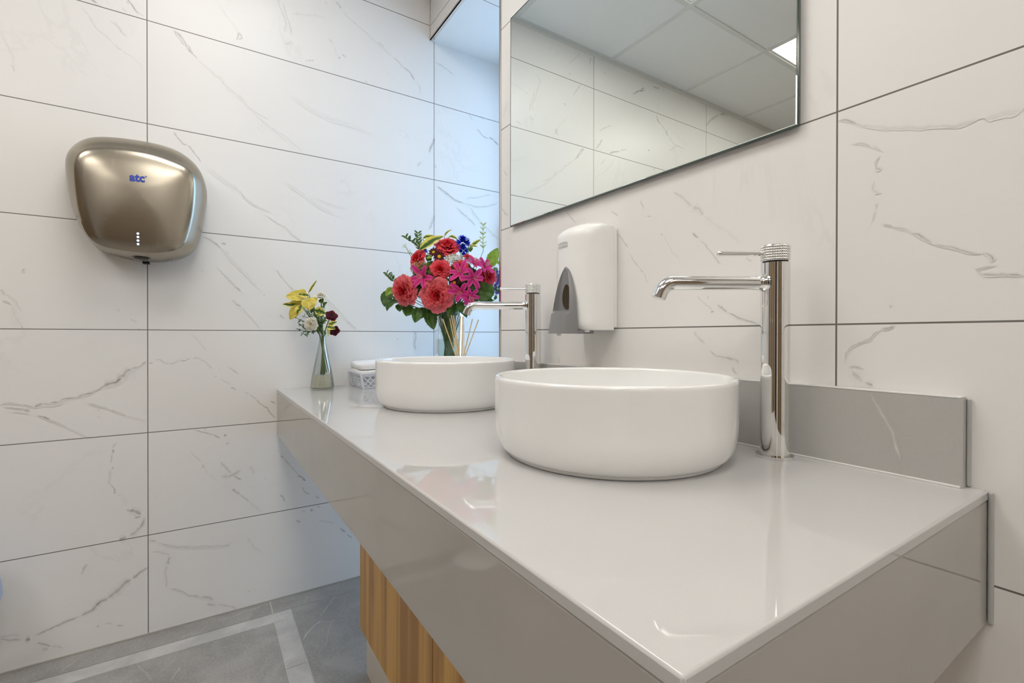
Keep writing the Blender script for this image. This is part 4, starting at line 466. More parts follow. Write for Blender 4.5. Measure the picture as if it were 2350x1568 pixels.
# taps
def tap(x, y, lb):
    r = thing('basin_tap', lb, 'tap', (x, y, CZ), 'tall chrome basin taps')
    mb = MB(); mb.lathe([(0, 0), (.0250, 0), (.0250, .0050), (.0190, .0050)], 48); mb.build('base_ring', M_CHROME, r)
    mb = MB(); mb.lathe([(.0194, .004), (.0194, .2810), (.0180, .2810)], 64, capt=True); mb.build('body', M_CHROME, r)
    # knurled cap: pyramidal studs cut as a grid
    NS, NRW = 40, 6; z0, z1 = .2835, .3050
    def cap(u, v):
        a = u*2*PI; z = z0+(z1-z0)*v
        s1 = abs(((u*NS) % 1)-.5)*2; s2 = abs(((v*NRW) % 1)-.5)*2
        k = 1-max(s1, s2)**3
        if v <= .02 or v >= .98: k = 0
        return ((.0187+.0010*k)*math.cos(a), (.0187+.0010*k)*math.sin(a), z)
    mb = MB(); mb.grid(cap, NS*6, NRW*6, True)
    mb.lathe([(.0187, z1), (.0180, z1+.0012), (.016, z1+.0016), (0, z1+.0016)], 64); mb.lathe([(0, z0), (.0187, z0)], 48); mb.build('knurled_cap', M_CHROME, r)
    mb = MB(); mb.lathe([(.0165, .280), (.0165, .284)], 48); mb.build('gap_ring', M_BLACK, r)
    d = Vector((-.547, -.837, 0)); 
    mb = MB(); mb.tube([d*.017+Vector((0, 0, .2950)), d*.079+Vector((0, 0, .2950)), d*.0825+Vector((0, 0, .2950)), d*.0838+Vector((0, 0, .2950)), d*.0843+Vector((0, 0, .2950))], [.0034, .0034, .0034, .0028, .001], 16); mb.build('lever', M_CHROME, r)
    zc = .2525; pts = [d*q_+Vector((0, 0, zc)) for q_ in (.012, .06, .11, .135, .142, .145)]; rb = .022
    for k in range(1, 11):
        a = k/10*math.radians(68); pts.append(d*(.145+rb*math.sin(a))+Vector((0, 0, zc-rb*(1-math.cos(a)))))
    dr = d*math.cos(math.radians(68))+Vector((0, 0, -math.sin(math.radians(68)))); pts.append(pts[-1]+dr*.009)
    mb = MB(); mb.tube(pts, .0102, 28, cap=False)
    mb.tube([pts[-1], pts[-1]+dr*.0004, pts[-1]-dr*.001, pts[-1]-dr*.006], [.0102, .0092, .0088, .0088], 28); mb.build('spout', M_CHROME, r)
    # soft collar where spout meets the body
    mb = MB(); mb.tube([d*.0150+Vector((0, 0, zc)), d*.0185+Vector((0, 0, zc)), d*.0205+Vector((0, 0, zc)), d*.0230+Vector((0, 0, zc)), d*.0260+Vector((0, 0, zc))], [.0150, .0138, .0120, .0108, .0102], 28, cap=False); mb.build('spout_collar', M_CHROME, r)
    e = pts[-1]; mb = MB(); mb.tube([e-dr*.004, e-dr*.0015], .0086, 20); mb.build('aerator', M_SEAL, r)
    return r
t1 = tap(1.372, -.057, 'nearer tall chrome tap with thin lever and knurled cap, right of the nearer basin')
dup(t1, (.762, -.050, CZ), 'farther tall chrome tap with knurled cap, rising between the two basins')
# ---------------------------------------------------------------- mirror
r = thing('wall_mirror', 'frameless rectangular wall mirror with thin polished edge above the basins', 'mirror', (0, 0, 0))
mx0, mx1, mz0, mz1 = .594, 1.381, 1.186, 1.784
mb = MB(); mb.box((mx0, -.0104, mz0), (mx1, -.006, mz1)); mb.build('backing', M_MEDGE, r)
mb = MB(); e = .004; y0, y1 = -.0106, -.0112
mb.quad([(mx0+e, y1, mz0+e), (mx1-e, y1, mz0+e), (mx1-e, y1, mz1-e), (mx0+e, y1, mz1-e)])
o4 = [(mx0, -.0085, mz0), (mx1, -.0085, mz0), (mx1, -.0085, mz1), (mx0, -.0085, mz1)]; i4 = [(mx0+e, y1, mz0+e), (mx1-e, y1, mz0+e), (mx1-e, y1, mz1-e), (mx0+e, y1, mz1-e)]
for k in range(4): mb.quad([o4[k], o4[(k+1) % 4], i4[(k+1) % 4], i4[k]])
mb.build('glass', M_MIRROR, r)
for x in (mx0+.1, mx1-.1):
    for z in (mz0+.05, mz1-.05): mb = MB(); mb.box((x-.02, -.006, z-.015), (x+.02, -.0003, z+.015)); mb.build('fixing', M_BLACK, r)

# ---------------------------------------------------------------- hand dryer
def loopr(P, n=96):
    """resample a closed outline by angle about its centre"""
    cx = sum(p[0] for p in P)/len(P); cz = sum(p[1] for p in P)/len(P)
    # Catmull-Rom refine
    Q = []; m = len(P)
    for i in range(m):
        p0, p1, p2, p3 = P[i-1], P[i], P[(i+1) % m], P[(i+2) % m]
        for k in range(8):
            s = k/8; Q.append(tuple(.5*(2*p1[j]+(p2[j]-p0[j])*s+(2*p0[j]-5*p1[j]+4*p2[j]-p3[j])*s*s+(3*p1[j]-p0[j]-3*p2[j]+p3[j])*s**3) for j in (0, 1)))
    return Q, (cx, cz)
def byangle(Q, c, n=96):
    A = sorted((math.atan2(q[1]-c[1], q[0]-c[0]), math.hypot(q[0]-c[0], q[1]-c[1])) for q in Q)
    A = [(a-2*PI, r_) for a, r_ in A[-6:]]+A+[(a+2*PI, r_) for a, r_ in A[:6]]
    out = []
    for i in range(n):
        a = -PI+2*PI*i/n
        for k in range(len(A)-1):
            if A[k][0] <= a <= A[k+1][0]:
                s = (a-A[k][0])/max(1e-9, A[k+1][0]-A[k][0]); out.append(A[k][1]*(1-s)+A[k+1][1]*s); break
    sm = out[:]
    for _ in range(3): sm = [(sm[i-1]+2*sm[i]+sm[(i+1) % n])/4 for i in range(n)]
    return sm
dQ, dc = loopr(DRY_OUT); iQ, _ = loopr(DRY_IN); dc = (-.898, 1.262)
ro = byangle(dQ, dc); ri = byangle(iQ, dc); n = 96
r = thing('hand_dryer', 'brushed steel automatic hand dryer mounted on the left tiled wall', 'hand dryer', (0, dc[0], dc[1]))
rings = []
for X, f, k in ((.0008, 0, .955), (.012, 0, .985), (.028, 0, 1.0), (.045, .0, 1.0), (.060, .06, 1), (.075, .20, 1), (.088, .42, 1), (.098, .68, 1), (.105, .88, 1), (.110, 1.0, 1), (.1135, 1.0, .965), (.1165, 1, .91), (.119, 1, .82), (.122, 1, .66), (.1245, 1, .46), (.126, 1, .24), (.1265, 1, .05)):
    rr = [(ro[i]*(1-f)+ri[i]*f)*k for i in range(n)]
    rings.append([(X, rr[i]*math.cos(-PI+2*PI*i/n), rr[i]*math.sin(-PI+2*PI*i/n)) for i in range(n)])
mb = MB(); vs = [v for q in rings for v in q]
fs = [(j*n+i, j*n+(i+1) % n, (j+1)*n+(i+1) % n, (j+1)*n+i) for j in range(len(rings)-1) for i in range(n)]+[tuple(range((len(rings)-1)*n, len(rings)*n))]
mb.add(vs, fs); mb.build('cover', M_STEEL, r)
def surf(y, z):   # front X of the cover at local (y, z)
    a = math.atan2(z, y); i = int(((a+PI)/(2*PI))*n) % n; q = math.hypot(y, z); prev = None
    for ring in reversed(rings):
        rr = math.hypot(ring[i][1], ring[i][2])
        if rr >= q:
            if prev is None: return ring[i][0]
            s = (q-prev[1])/max(1e-9, rr-prev[1]); return prev[0]*(1-s)+ring[i][0]*s
        prev = (ring[i][0], rr)
    return .0
def disc(mb, y, z, rad, lift=.0006, ns=14, ry=None):
    P = [(surf(y, z)+lift*2.0, y, z)]+[(surf(y+rad*math.cos(2*PI*k/ns), z+(ry or rad)*math.sin(2*PI*k/ns))+lift, y+rad*math.cos(2*PI*k/ns), z+(ry or rad)*math.sin(2*PI*k/ns)) for k in range(ns)]
    mb.add(P, [(0, 1+k, 1+(k+1) % ns) for k in range(ns)])
for z in (1.1475, 1.1385, 1.1292, 1.1198):
    mb = MB(); disc(mb, -.8954-dc[0], z-dc[1], .0026); mb.build('indicator_light', M_LED, r)
def text_mesh(txt, size, offset=0, spacing=1, shear=0):
    cu = bpy.data.curves.new('t', 'FONT'); cu.body = txt; cu.size = size; cu.align_x = 'CENTER'; cu.align_y = 'CENTER'; cu.offset = offset; cu.space_character = spacing; cu.shear = shear; cu.resolution_u = 3
    o = bpy.data.objects.new('t', cu); COL.objects.link(o); bpy.context.view_layer.update()
    me = bpy.data.meshes.new_from_object(o.evaluated_get(bpy.context.evaluated_depsgraph_get())); bpy.data.objects.remove(o)
    V = [tuple(v.co) for v in me.vertices]; Fs = [tuple(p.vertices) for p in me.polygons]; bpy.data.meshes.remove(me); return V, Fs
V, Fs = text_mesh('atc', .0235, .0009, 1.0)
ly, lz = -.8962-dc[0], 1.2955-dc[1]
mb = MB(); mb.add([(surf(x*1.15+ly, y*1.3+lz)+.0009, x*1.15+ly, y*1.3+lz+x*.06) for x, y, z in V], Fs, 0, None, False)
V, Fs = text_mesh('®', .0055, .0001); mb.add([(surf(x+ly+.0185, y+lz+.0065)+.0009, x+ly+.0185, y+lz+.0065) for x, y, z in V], Fs, 0, None, False)
mb.build('logo', M_BLUE, r)
# air outlet, sensor and holes on the sloping underside
def under(y, X):  # z of the underside at local y, depth X
    best = None
    for j in range(len(rings)-1):
        if rings[j][0][0] <= X <= rings[j+1][0][0] or j == 9:
            s = (X-rings[j][0][0])/(rings[j+1][0][0]-rings[j][0][0])
            for i in range(n):
                a, b_ = rings[j][i], rings[j][(i+1) % n]
                if a[2] < 0 and (a[1]-y)*(b_[1]-y) <= 0:
                    u = (y-a[1])/(b_[1]-a[1]) if abs(b_[1]-a[1]) > 1e-9 else 0
                    a2, b2 = rings[j+1][i], rings[j+1][(i+1) % n]
                    return (a[2]*(1-u)+b_[2]*u)*(1-s)+(a2[2]*(1-u)+b2[2]*u)*s
            break
    return -.17
def udisc(mb, y, X, rad, lift=.0007, ns=12, rx=None):
    rx = rx or rad
    pp = [(X, y, under(y, X)-lift)]
    for k in range(ns):
        a = 2*PI*k/ns; yy = y+rad*math.cos(a); xx = X+rx*math.sin(a); pp.append((xx, yy, under(yy, xx)-lift))
    mb.add(pp, [(0, 1+(k+1) % ns, 1+k) for k in range(ns)])
cy0 = .006
mb = MB(); udisc(mb, cy0, .078, .021, .0012, 24, .012); mb.build('outlet_rim', M_STEEL, r)
mb = MB(); udisc(mb, cy0, .078, .0165, .0022, 24, .009); mb.build('air_outlet', M_BLACK, r)
mb = MB()
for k in range(-9, 10):
    for q in range(3):
        X = .058-.012*q; y = .006+k*.0075+(q % 2)*.0037
        if abs(k) > 9-q*1.5 or (abs(k) < 3 and q == 0): continue
        udisc(mb, y, X, .0017, .0008, 7)
tag(mb.build('vent_holes', M_BLACK, r), None)
mb = MB(); z = under(.012, .02); mb.box((.008, .004, z-.006), (.028, .020, z+.002)); mb.build('cable_gland', M_BLACK, r, .001)

# ---------------------------------------------------------------- soap dispenser
DX0, DX1, DZ0, DZ1 = .893, 1.006, .886, 1.122
r = thing('soap_dispenser', 'white wall soap dispenser with grey push lever, below the mirror between the taps', 'dispenser', (0, 0, 0))
mb = MB(); mb.box((DX0+.004, -.012, DZ0+.006), (DX1-.001, -.0004, DZ1-.016)); mb.build('back_plate', M_WHITE, r, .002)
def dpoly(k):   # plan outline at scale of depth k (0..1)
    D = -.0125-.0845*k
    return D
secs = []
NZ = 26
for j in range(NZ+1):
    v = j/NZ; z = DZ0+(DZ1-DZ0)*v
    # depth profile: full until near top, then rounds back; little tuck at the bottom
    dt = .0975
    if v > .86: dt = .0975-.052*((v-.86)/.14)**2.2
    if v < .05: dt = .0975-.010*(1-v/.05)**2
    zz = z
    if v == 1: zz = z
    xm = (DX0+DX1)/2-.004; hb = (DX1-DX0)/2; hf = .0395
    row = []
    pts = [(DX1, -.0118), (DX1, -.030), (DX1-.0005, -.050), (DX1-.002, -.064), (DX1-.006, -.074), (xm+hf+.006, -.0835), (xm+hf-.004, -.0905), (xm+hf-.016, -.0945), (xm+.012, -.0968), (xm, -.0975), (xm-.012, -.0968), (xm-hf+.016, -.0945), (xm-hf+.004, -.0905), (xm-hf-.006, -.0835), (DX0+.006, -.074), (DX0+.002, -.064), (DX0, -.050), (DX0, -.030), (DX0, -.0118)]
    for x, y in pts:
        yy = max(y, -dt) if y < -dt else y
        s = dt/.0975; yy = y if y > -.02 else -.0118+(y+.0118)*((dt-.0118)/(.0975-.0118))
        row.append((x, yy, z-(.010*max(0, (v-.9)/.1)*(abs(x-xm)/hb)**3)))
    secs.append(row)
mb = MB(); W = len(secs[0]); vs = [p for s_ in secs for p in s_]
fs = [(j*W+i, (j+1)*W+i, (j+1)*W+i+1, j*W+i+1) for j in range(NZ) for i in range(W-1)]+[tuple(range(W)), tuple(range(NZ*W, NZ*W+W))[::-1]]
mb.add(vs, fs); cv_ = mb.build('cover', M_WHITE, r)
m_ = cv_.modifiers.new('b', 'BEVEL'); m_.width = .004; m_.segments = 4; m_.angle_limit = .9; m_.limit_method = 'ANGLE'
# grey push lever: pointed arch with scooped front and brown sight window
LX, LZ0, LZ1 = .950, .879, 1.022
def lever(u, v):
    # u -1..1 across, v 0..1 up
    h = max(0.0, 1-v**2.1)**.62; hw = .0365*h if v < 1 else 0
    x = LX+hw*u
    pr = .033*(1-v)**.8+.004
    e = abs(u)
    prof = (1-e**4)
    y = -.0965-pr*prof
    # scoop in the middle above v=.33
    if v > .30:
        k = min(1, (v-.30)/.05)*min(1, (1-v)/.12); y = min(max(y, -.1002), y+.034*(1-v)**.6*max(0, 1-(e/.80)**6)*k)
    return (x, y, LZ0+(LZ1-LZ0)*v)
NU, NV = 40, 60
mb = MB(); mb.grid(lambda a, b_: lever(a*2-1, b_), NU, NV)
bot = [lever(i/NU*2-1, 0) for i in range(NU+1)]
mb.add(bot+[(p_[0], -.060, p_[2]+.0) for p_ in bot], [(i, NU+1+i, NU+2+i, i+1) for i in range(NU)])
mb.box((LX-.034, -.097, LZ0), (LX+.034, -.05, LZ0+.006))
mb.build('push_lever', M_GREY, r)
mb = MB()
def win(u, v):
    a = u*2*PI; k = v
    uu = .20+.50*k*math.cos(a); vv = .545+.19*k*math.sin(a)
    x, y, z = lever(uu, vv); return (x, y-.0008, z)
mb.grid(win, 28, 5, True); mb.build('sight_window', M_BROWN, r)
mb = MB(); mb.tube([(LX, -.118, LZ0+.004), (LX, -.118, LZ0-.0045)], .005, 12); mb.build('nozzle', M_WHITE, r); mb = MB(); mb.tube([(.985, -.07, DZ0+.001), (.985, -.07, DZ0-.004)], .006, 10); mb.build('lock_button', M_WHITE, r)
# badge with lettering
mb = MB(); bx, bz = .936, 1.070; by = -.0967
pl = [(-.0105, -.0055), (.0105, -.0055), (.0115, .0), (.0105, .0052), (0, .0068), (-.0105, .0052), (-.0115, 0)]
def front_y(x): 
    xs_ = sorted(pts, key=lambda p_: p_[0]); 
    for i in range(len(xs_)-1):
        if xs_[i][0] <= x <= xs_[i+1][0] and xs_[i][1] < -.06 and xs_[i+1][1] < -.06:
            s = (x-xs_[i][0])/(xs_[i+1][0]-xs_[i][0]); return xs_[i][1]*(1-s)+xs_[i+1][1]*s
    return -.09
def onfront(x, z, l): return (x, front_y(x)-l, z)
PL = []
for i in range(13):
    x = -.0115+.023*i/12; PL.append((bx+x*1.6, x))
mb.add([onfront(x, bz-.0055+.0008*abs(q)/.0115, .0007) for x, q in PL]+[onfront(x, bz+.0068-.0018*(q/.0115)**2, .0007) for x, q in PL], [(i, i+1, 14+i, 13+i) for i in range(12)], 0, None, False)
bdg = mb.build('badge', M_LOGO, r); tag(bdg, 'pale grey logo badge')
V, Fs = text_mesh('Rubbermaid', .0043, .00006, 1.0)
mb = MB(); mb.add([onfront(bx+x*1.6, bz+.0003+y*1.3, .0013) for x, y, z in V], Fs, 0, None, False)
mb.build('badge_lettering', M_WHITE, bdg)
V, Fs = text_mesh('COMMERCIAL PRODUCTS', .0020, 0, 1.0)
mb = MB(); mb.add([onfront(bx+x*1.5, bz-.0088+y*1.1, .0008) for x, y, z in V], Fs, 0, None, False)
mb.build('small_lettering', M_LOGO, bdg)
# ---------------------------------------------------------------- flowers
RH_ = Vector((.547, .837, 0)); NH_ = Vector((.837, -.547, 0)); ZH = Vector((0, 0, 1))
def wdir(d): return (RH_*d[0]+ZH*d[1]+NH_*d[2]).normalized()
def frame(d):
    d = d.normalized(); a = Vector((0, 0, 1)) if abs(d.z) < .9 else Vector((1, 0, 0)); x = a.cross(d).normalized(); return x, d.cross(x), d
def put(c, d):
    x, y, z = frame(d); return lambda p: c+x*p[0]+y*p[1]+z*p[2]
def lerpc(a, b, s): s = max(0, min(1, s)); return tuple(a[i]*(1-s)+b[i]*s for i in range(3))
def rose(mb, c, d, R, inner, outer, rings=7, seed=1, shade_floor=.55):
    rg = random.Random(seed); T = put(c, d)
    cnt = [3, 4, 5, 6, 7, 8, 9, 10, 11, 12][:rings]
    for k, m in enumerate(cnt):
        q = (k+1)/rings; off = rg.random()*6
        for j in range(m):
            ph0 = off+2*PI*j/m+rg.uniform(-.15, .15); hw = PI/m*1.75; Rk = R*(q**1.05)*rg.uniform(.93, 1.06); Hk = R*(.62-.50*q*q)+R*.10*rg.uniform(-1, 1); sd = rg.random()*50
            base_r = R*.06*q
            tone = rg.uniform(-.25, .25)
            def fn(u, v):
                uu = u*2-1; shape = (1-max(0, v-.35)**2*.6)*(1-.35*(1-v)**2)
                rim = 1-.16*abs(uu)**2.5
                vv = v*rim
                rho = base_r+(Rk-base_r)*(vv**(1.25-.55*q)); h = -R*.35*(1-vv)**1.5*(1-q*.3)+Hk*math.sin(min(1, vv)*PI/2)
                if vv > .8: rho += (vv-.8)*R*.35*q; h -= (vv-.8)*R*.45*q
                rf = noise.noise(Vector((uu*2.3+sd, vv*2, k)))*R*.11*vv
                ph = ph0+uu*hw*shape
                rho += rf+(-uu*uu*R*.05*(1-q)); h += noise.noise(Vector((uu*3.5+sd, 7, vv*2)))*R*.16*vv
                return T((rho*math.cos(ph), rho*math.sin(ph), h))
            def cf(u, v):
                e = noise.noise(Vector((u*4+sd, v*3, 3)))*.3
                sh_ = lerpc(inner, outer, q*.55-.15+v**4*.75*q+tone*.45+e*.3); return tuple(x*(shade_floor+(1-shade_floor)*min(1, v*1.3+.1)) for x in sh_)  # petal bases darkened: shade inside the bloom painted into the colour
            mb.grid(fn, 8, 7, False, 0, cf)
def petal_strip(mb, T, L, W, ph, lift, curl, col0, col1, nseg=8, base=0., fold=.25, tipw=.9, seed=0):
    ca, sa = math.cos(ph), math.sin(ph)
    def fn(u, v):
        uu = u*2-1; w_ = W*math.sin(PI*min(1, (v*.92+.08))**tipw)*.5
        x = base+L*v*math.cos(lift*(1-v)-curl*v*v); z = L*(math.sin(lift)*v-curl*.55*v*v*v)
        y = uu*w_; z += fold*abs(uu)*w_+noise.noise(Vector((v*3, uu, seed)))*W*.12
        return T((x*ca-y*sa, x*sa+y*ca, z))
    mb.grid(fn, 4, nseg, False, 0, lambda u, v: lerpc(col0, col1, abs(u*2-1)*.6+v*.3))
def lily(mb, c, d, L, seed):
    rg = random.Random(seed); T = put(c-d.normalized()*L*.25, d)
    for k in range(6):
        petal_strip(mb, T, L*1.05*rg.uniform(.85, 1.1), L*.34, k*PI/3+rg.uniform(-.2, .2), .75+rg.uniform(-.12, .2), .75+rg.uniform(-.2, .4), (.58, .01, .16), (.90, .11, .42), 9, .0, .3, .9, seed+k)
def stamens(mb, c, d, L, seed):
    rg = random.Random(seed); T = put(c-d.normalized()*L*.25, d)
    for k in range(6):
        a = k*PI/3+.3; e = (L*.16*math.cos(a), L*.16*math.sin(a), L*.62)
        mb.tube([T((0, 0, 0)), T((e[0]*.5, e[1]*.5, e[2]*.6)), T(e)], L*.008, 5, col=(.75, .55, .45)); mb.tube([T((e[0]*.9, e[1]*.9, e[2])), T((e[0]*1.25, e[1]*1.25, e[2]+.001))], L*.022, 5, col=(.55, .28, .05))
def pom(mb, c, d, R, n_, seed, col0, col1):
    rg = random.Random(seed)
    for k in range(n_):
        z = 1-1.5*(k+.5)/n_; a = k*2.39996; q = math.sqrt(max(0, 1-z*z)); x, y, zz = frame(d)
        dd = (x*q*math.cos(a)+y*q*math.sin(a)+zz*z).normalized(); T = put(c, dd)
        L = R*rg.uniform(.8, 1.08); f = rg.random()
        for s in (-.28, 0, .28):
            tip = T((s*R*.6, rg.uniform(-.1, .1)*R, L)); b0 = T((0, 0, L*.25))
            x2 = (x*math.sin(a)+y*math.cos(a))*R*.055
            mid = b0.lerp(tip, .7)
            mb.add([b0-x2*.4, b0+x2*.4, mid+x2*1.3, tip, mid-x2*1.3], [(0, 1, 2, 3, 4)], 0, lerpc(col0, col1, f), False)
def blob(mb, c, r, col, sq=1.):
    t_ = (1+5**.5)/2; vs = []
    for j in range(4):
        th = PI*(j+.5)/4
        for i in range(6): vs.append((c[0]+r*math.sin(th)*math.cos(i*PI/3+j), c[1]+r*math.sin(th)*math.sin(i*PI/3+j), c[2]+r*math.cos(th)*sq))
    fs = [(j*6+i, j*6+(i+1) % 6, (j+1)*6+(i+1) % 6, (j+1)*6+i) for j in range(3) for i in range(6)]+[tuple(range(6)), tuple(range(18, 24))[::-1]]
    mb.add(vs, fs, 0, col)
GREENS = [((.035, .095, .012), (.11, .21, .035)), ((.16, .28, .03), (.36, .50, .07)), ((.05, .13, .03), (.80, .70, .14)), ((.30, .42, .16), (.72, .74, .45))]
def leaf(mb, a, b, W, kind, seed, nrm=None, bend=.18):
    a = Vector(a); b = Vector(b); ax = b-a; L = ax.length; ax.normalize(); rg = random.Random(seed)
    nn = nrm or (NH_*rg.uniform(.6, 1)+ZH*rg.uniform(.0, .6)+RH_*rg.uniform(-.5, .5)); nn = (nn-ax*nn.dot(ax)).normalized(); sd_ = ax.cross(nn)
    g0, g1 = GREENS[kind]; ph = rg.random()*20; br = rg.uniform(.8, 1.2)
    def fn(u, v):
        uu = u*2-1; w_ = W*.5*(math.sin(PI*v**.85)**.8 if v < 1 else 0); w_ *= 1+.06*math.sin(v*40+ph)
        z = math.sin(PI*v)*L*bend*(.4+.6*math.sin(ph))+abs(uu)*w_*.30+noise.noise(Vector((uu*2, v*3, ph)))*W*.10
        return a+ax*(L*v)+sd_*(uu*w_)+nn*z
    def cf(u, v):
        e = abs(u*2-1); nz_ = noise.noise(Vector((u*5, v*6, ph)))
        if kind in (2, 3): return lerpc(g0, g1, (e+nz_*.5-.35)*5)
        vein_ = .5 if abs((v*9+e*2.2) % 1) < .16 or e < .12 else 0
        return tuple(x*br for x in lerpc(g0, g1, .35+nz_*.6+vein_*.5))
    mb.grid(fn, 10, 14, False, 0, cf)
def stem_to(mb, tip, vase, neck_z, neck_r, bot_r, bot_z, r0=.0017, col=(.10, .20, .045), seed=0):
    rg = random.Random(seed); t_ = Vector(tip); h_ = Vector((t_.x, t_.y, 0)); l = h_.length or 1e-6
    k = h_/l; nk = k*min(neck_r, l*.35)+Vector((rg.uniform(-1, 1), rg.uniform(-1, 1), 0))*neck_r*.25; nk.z = neck_z
    bt = -k*bot_r*rg.uniform(.3, .95)+Vector((rg.uniform(-1, 1), rg.uniform(-1, 1), 0))*bot_r*.3; bt.z = bot_z+rg.uniform(0, .012)
    P = []
    for i in range(9):
        s = i/8; m1 = t_.lerp(nk+Vector((0, 0, .03)), .6)
        P.append(t_.lerp(m1, s).lerp(m1.lerp(nk, s), s))
    P += [nk.lerp(bt, s) for s in (.25, .5, .75, 1)]
    mb.tube([vase+q for q in P], r0, 7, col=col)
VB = Vector(VASE_B); NKZ, NKR, BTR, BTZ = .245, .036, .036, .012
def fl_thing(kind, lb, cat, grp, at=None):
    return thing(kind, lb, cat, (at or VB), grp)
def child(mb, name, m, root, attr='col'):
    off = Vector(root.location) if root.parent is None else Vector(root.parent.location); mb.v = [tuple(Vector(v)-off) for v in mb.v]; return mb.build(name, m, root, attr=attr)
rl = ['big open coral rose at the far left of the bouquet', 'biggest coral pink rose, front centre of the bouquet above the glass vase', 'coral rose at the top of the bouquet beside the blue cornflower', 'coral rose at the upper left of the bouquet above the beige seed head',
      'coral red rose in the middle of the bouquet, just above the biggest rose', 'coral rose half hidden behind the pink lilies', 'bright coral rose at the right side of the bouquet', 'small closed red rose bud near the top right of the bouquet']
for i, (p_, R_, d_) in enumerate(ROSES):
    c_ = VB+Vector(p_); r = fl_thing('rose', rl[i], 'rose', 'coral roses in the tall bouquet')
    mb = MB(); R2 = R_*1.0
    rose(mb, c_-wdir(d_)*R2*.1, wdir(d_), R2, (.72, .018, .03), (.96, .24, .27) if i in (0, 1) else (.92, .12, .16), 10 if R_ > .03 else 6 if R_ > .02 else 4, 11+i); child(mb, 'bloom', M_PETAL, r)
    mb = MB(); stem_to(mb, Vector(p_)-wdir(d_)*R_*.35, VB, NKZ, NKR, BTR, BTZ, .0022, seed=i); child(mb, 'stem', M_STEM, r)
    mb = MB()
    for k in range(5):
        x, y, z = frame(wdir(d_)); a = k*2*PI/5; o_ = (x*math.cos(a)+y*math.sin(a)); leaf(mb, c_-z*R_*.45+o_*R_*.05, c_-z*R_*.30+o_*R_*.55, R_*.25, 0, k+i*7, z)
    child(mb, 'sepals', M_LEAF, r)
ll = ['magenta lily at the centre of the bouquet, highest of the middle cluster', 'magenta lily right of centre pointing at the large green leaf', 'magenta lily below centre, right beside the biggest rose', 'lowest magenta lily, just above the tap spout',
      'magenta lily at the upper right pointing up between the white umbels', 'magenta lily at the far right in front of the light green leaf', 'single magenta lily at the left, between the two big roses']
for i, (p_, R_, d_) in enumerate(LILIES):
    c_ = VB+Vector(p_); d_ = wdir(d_); r = fl_thing('lily', ll[i], 'lily', 'magenta lilies in the tall bouquet')
    mb = MB(); lily(mb, c_, d_, R_*1.05, 40+i*9); bl_ = child(mb, 'bloom', M_PETAL, r)
    mb = MB(); stamens(mb, c_, d_, R_, i); child(mb, 'stamens', M_STEM, bl_)
    mb = MB(); stem_to(mb, Vector(p_)-d_*R_*.2, VB, NKZ, NKR, BTR, BTZ, .0015, seed=30+i); child(mb, 'stem', M_STEM, r)
cl = ['bright blue cornflower at the top of the bouquet', 'smaller blue cornflower tucked under the top blue one', 'small blue cornflower behind the upper left rose']
for i, (p_, R_, d_) in enumerate(CORN):
    c_ = VB+Vector(p_); r = fl_thing('cornflower', cl[i], 'flower', 'blue cornflowers in the tall bouquet')
    mb = MB(); pom(mb, c_, wdir(d_), R_, 70, 5+i, (.004, .008, .22), (.02, .05, .75)); child(mb, 'bloom', M_PETAL, r)
    mb = MB(); stem_to(mb, p_, VB, NKZ, NKR, BTR, BTZ, .0012, seed=50+i); child(mb, 'stem', M_STEM, r)
dl = ['dark maroon daisy with yellow centre below the top rose', 'dark maroon daisy with yellow centre nearest the variegated leaf', 'dark maroon daisy beside the left lily', 'dark maroon daisy at the upper right rim of the biggest rose']
def daisy(mb, c_, d_, R_, seed, c0, c1, n_=11, W=.42, lift=.2):
    T = put(c_, d_)
    for k in range(n_): petal_strip(mb, T, R_, R_*W, k*2*PI/n_, lift+.1*math.sin(k*3), .15, c0, c1, 5, .0, .1, 1.25, seed+k)
for i, (p_, R_, d_) in enumerate(DAISY):
    c_ = VB+Vector(p_); d_ = wdir(d_); r = fl_thing('daisy', dl[i], 'daisy', 'maroon daisies in the tall bouquet')
    mb = MB(); daisy(mb, c_, d_, R_, i*13, (.035, .002, .006), (.13, .010, .02)); child(mb, 'petals', M_PETAL, r)
    mb = MB(); T = put(c_, d_)
    for k in range(40):
        a = k*2.4; q = R_*.24*math.sqrt(k/40); blob(mb, T((q*math.cos(a), q*math.sin(a), R_*.16-q*.35)), R_*.055, (.85, .55, .01))
    child(mb, 'flower_centre', M_STEM, r)
    mb = MB(); stem_to(mb, p_, VB, NKZ, NKR, BTR, BTZ, .0012, seed=60+i); child(mb, 'stem', M_STEM, r)
ul = ['white lacy umbel flower in the upper middle of the bouquet', 'white lacy umbel flower behind the upper right lily', 'beige brown seed head at the left of the bouquet', 'tiny pale green flower cluster at the outermost top left', 'tiny pale green flower cluster just above the upper left rose']
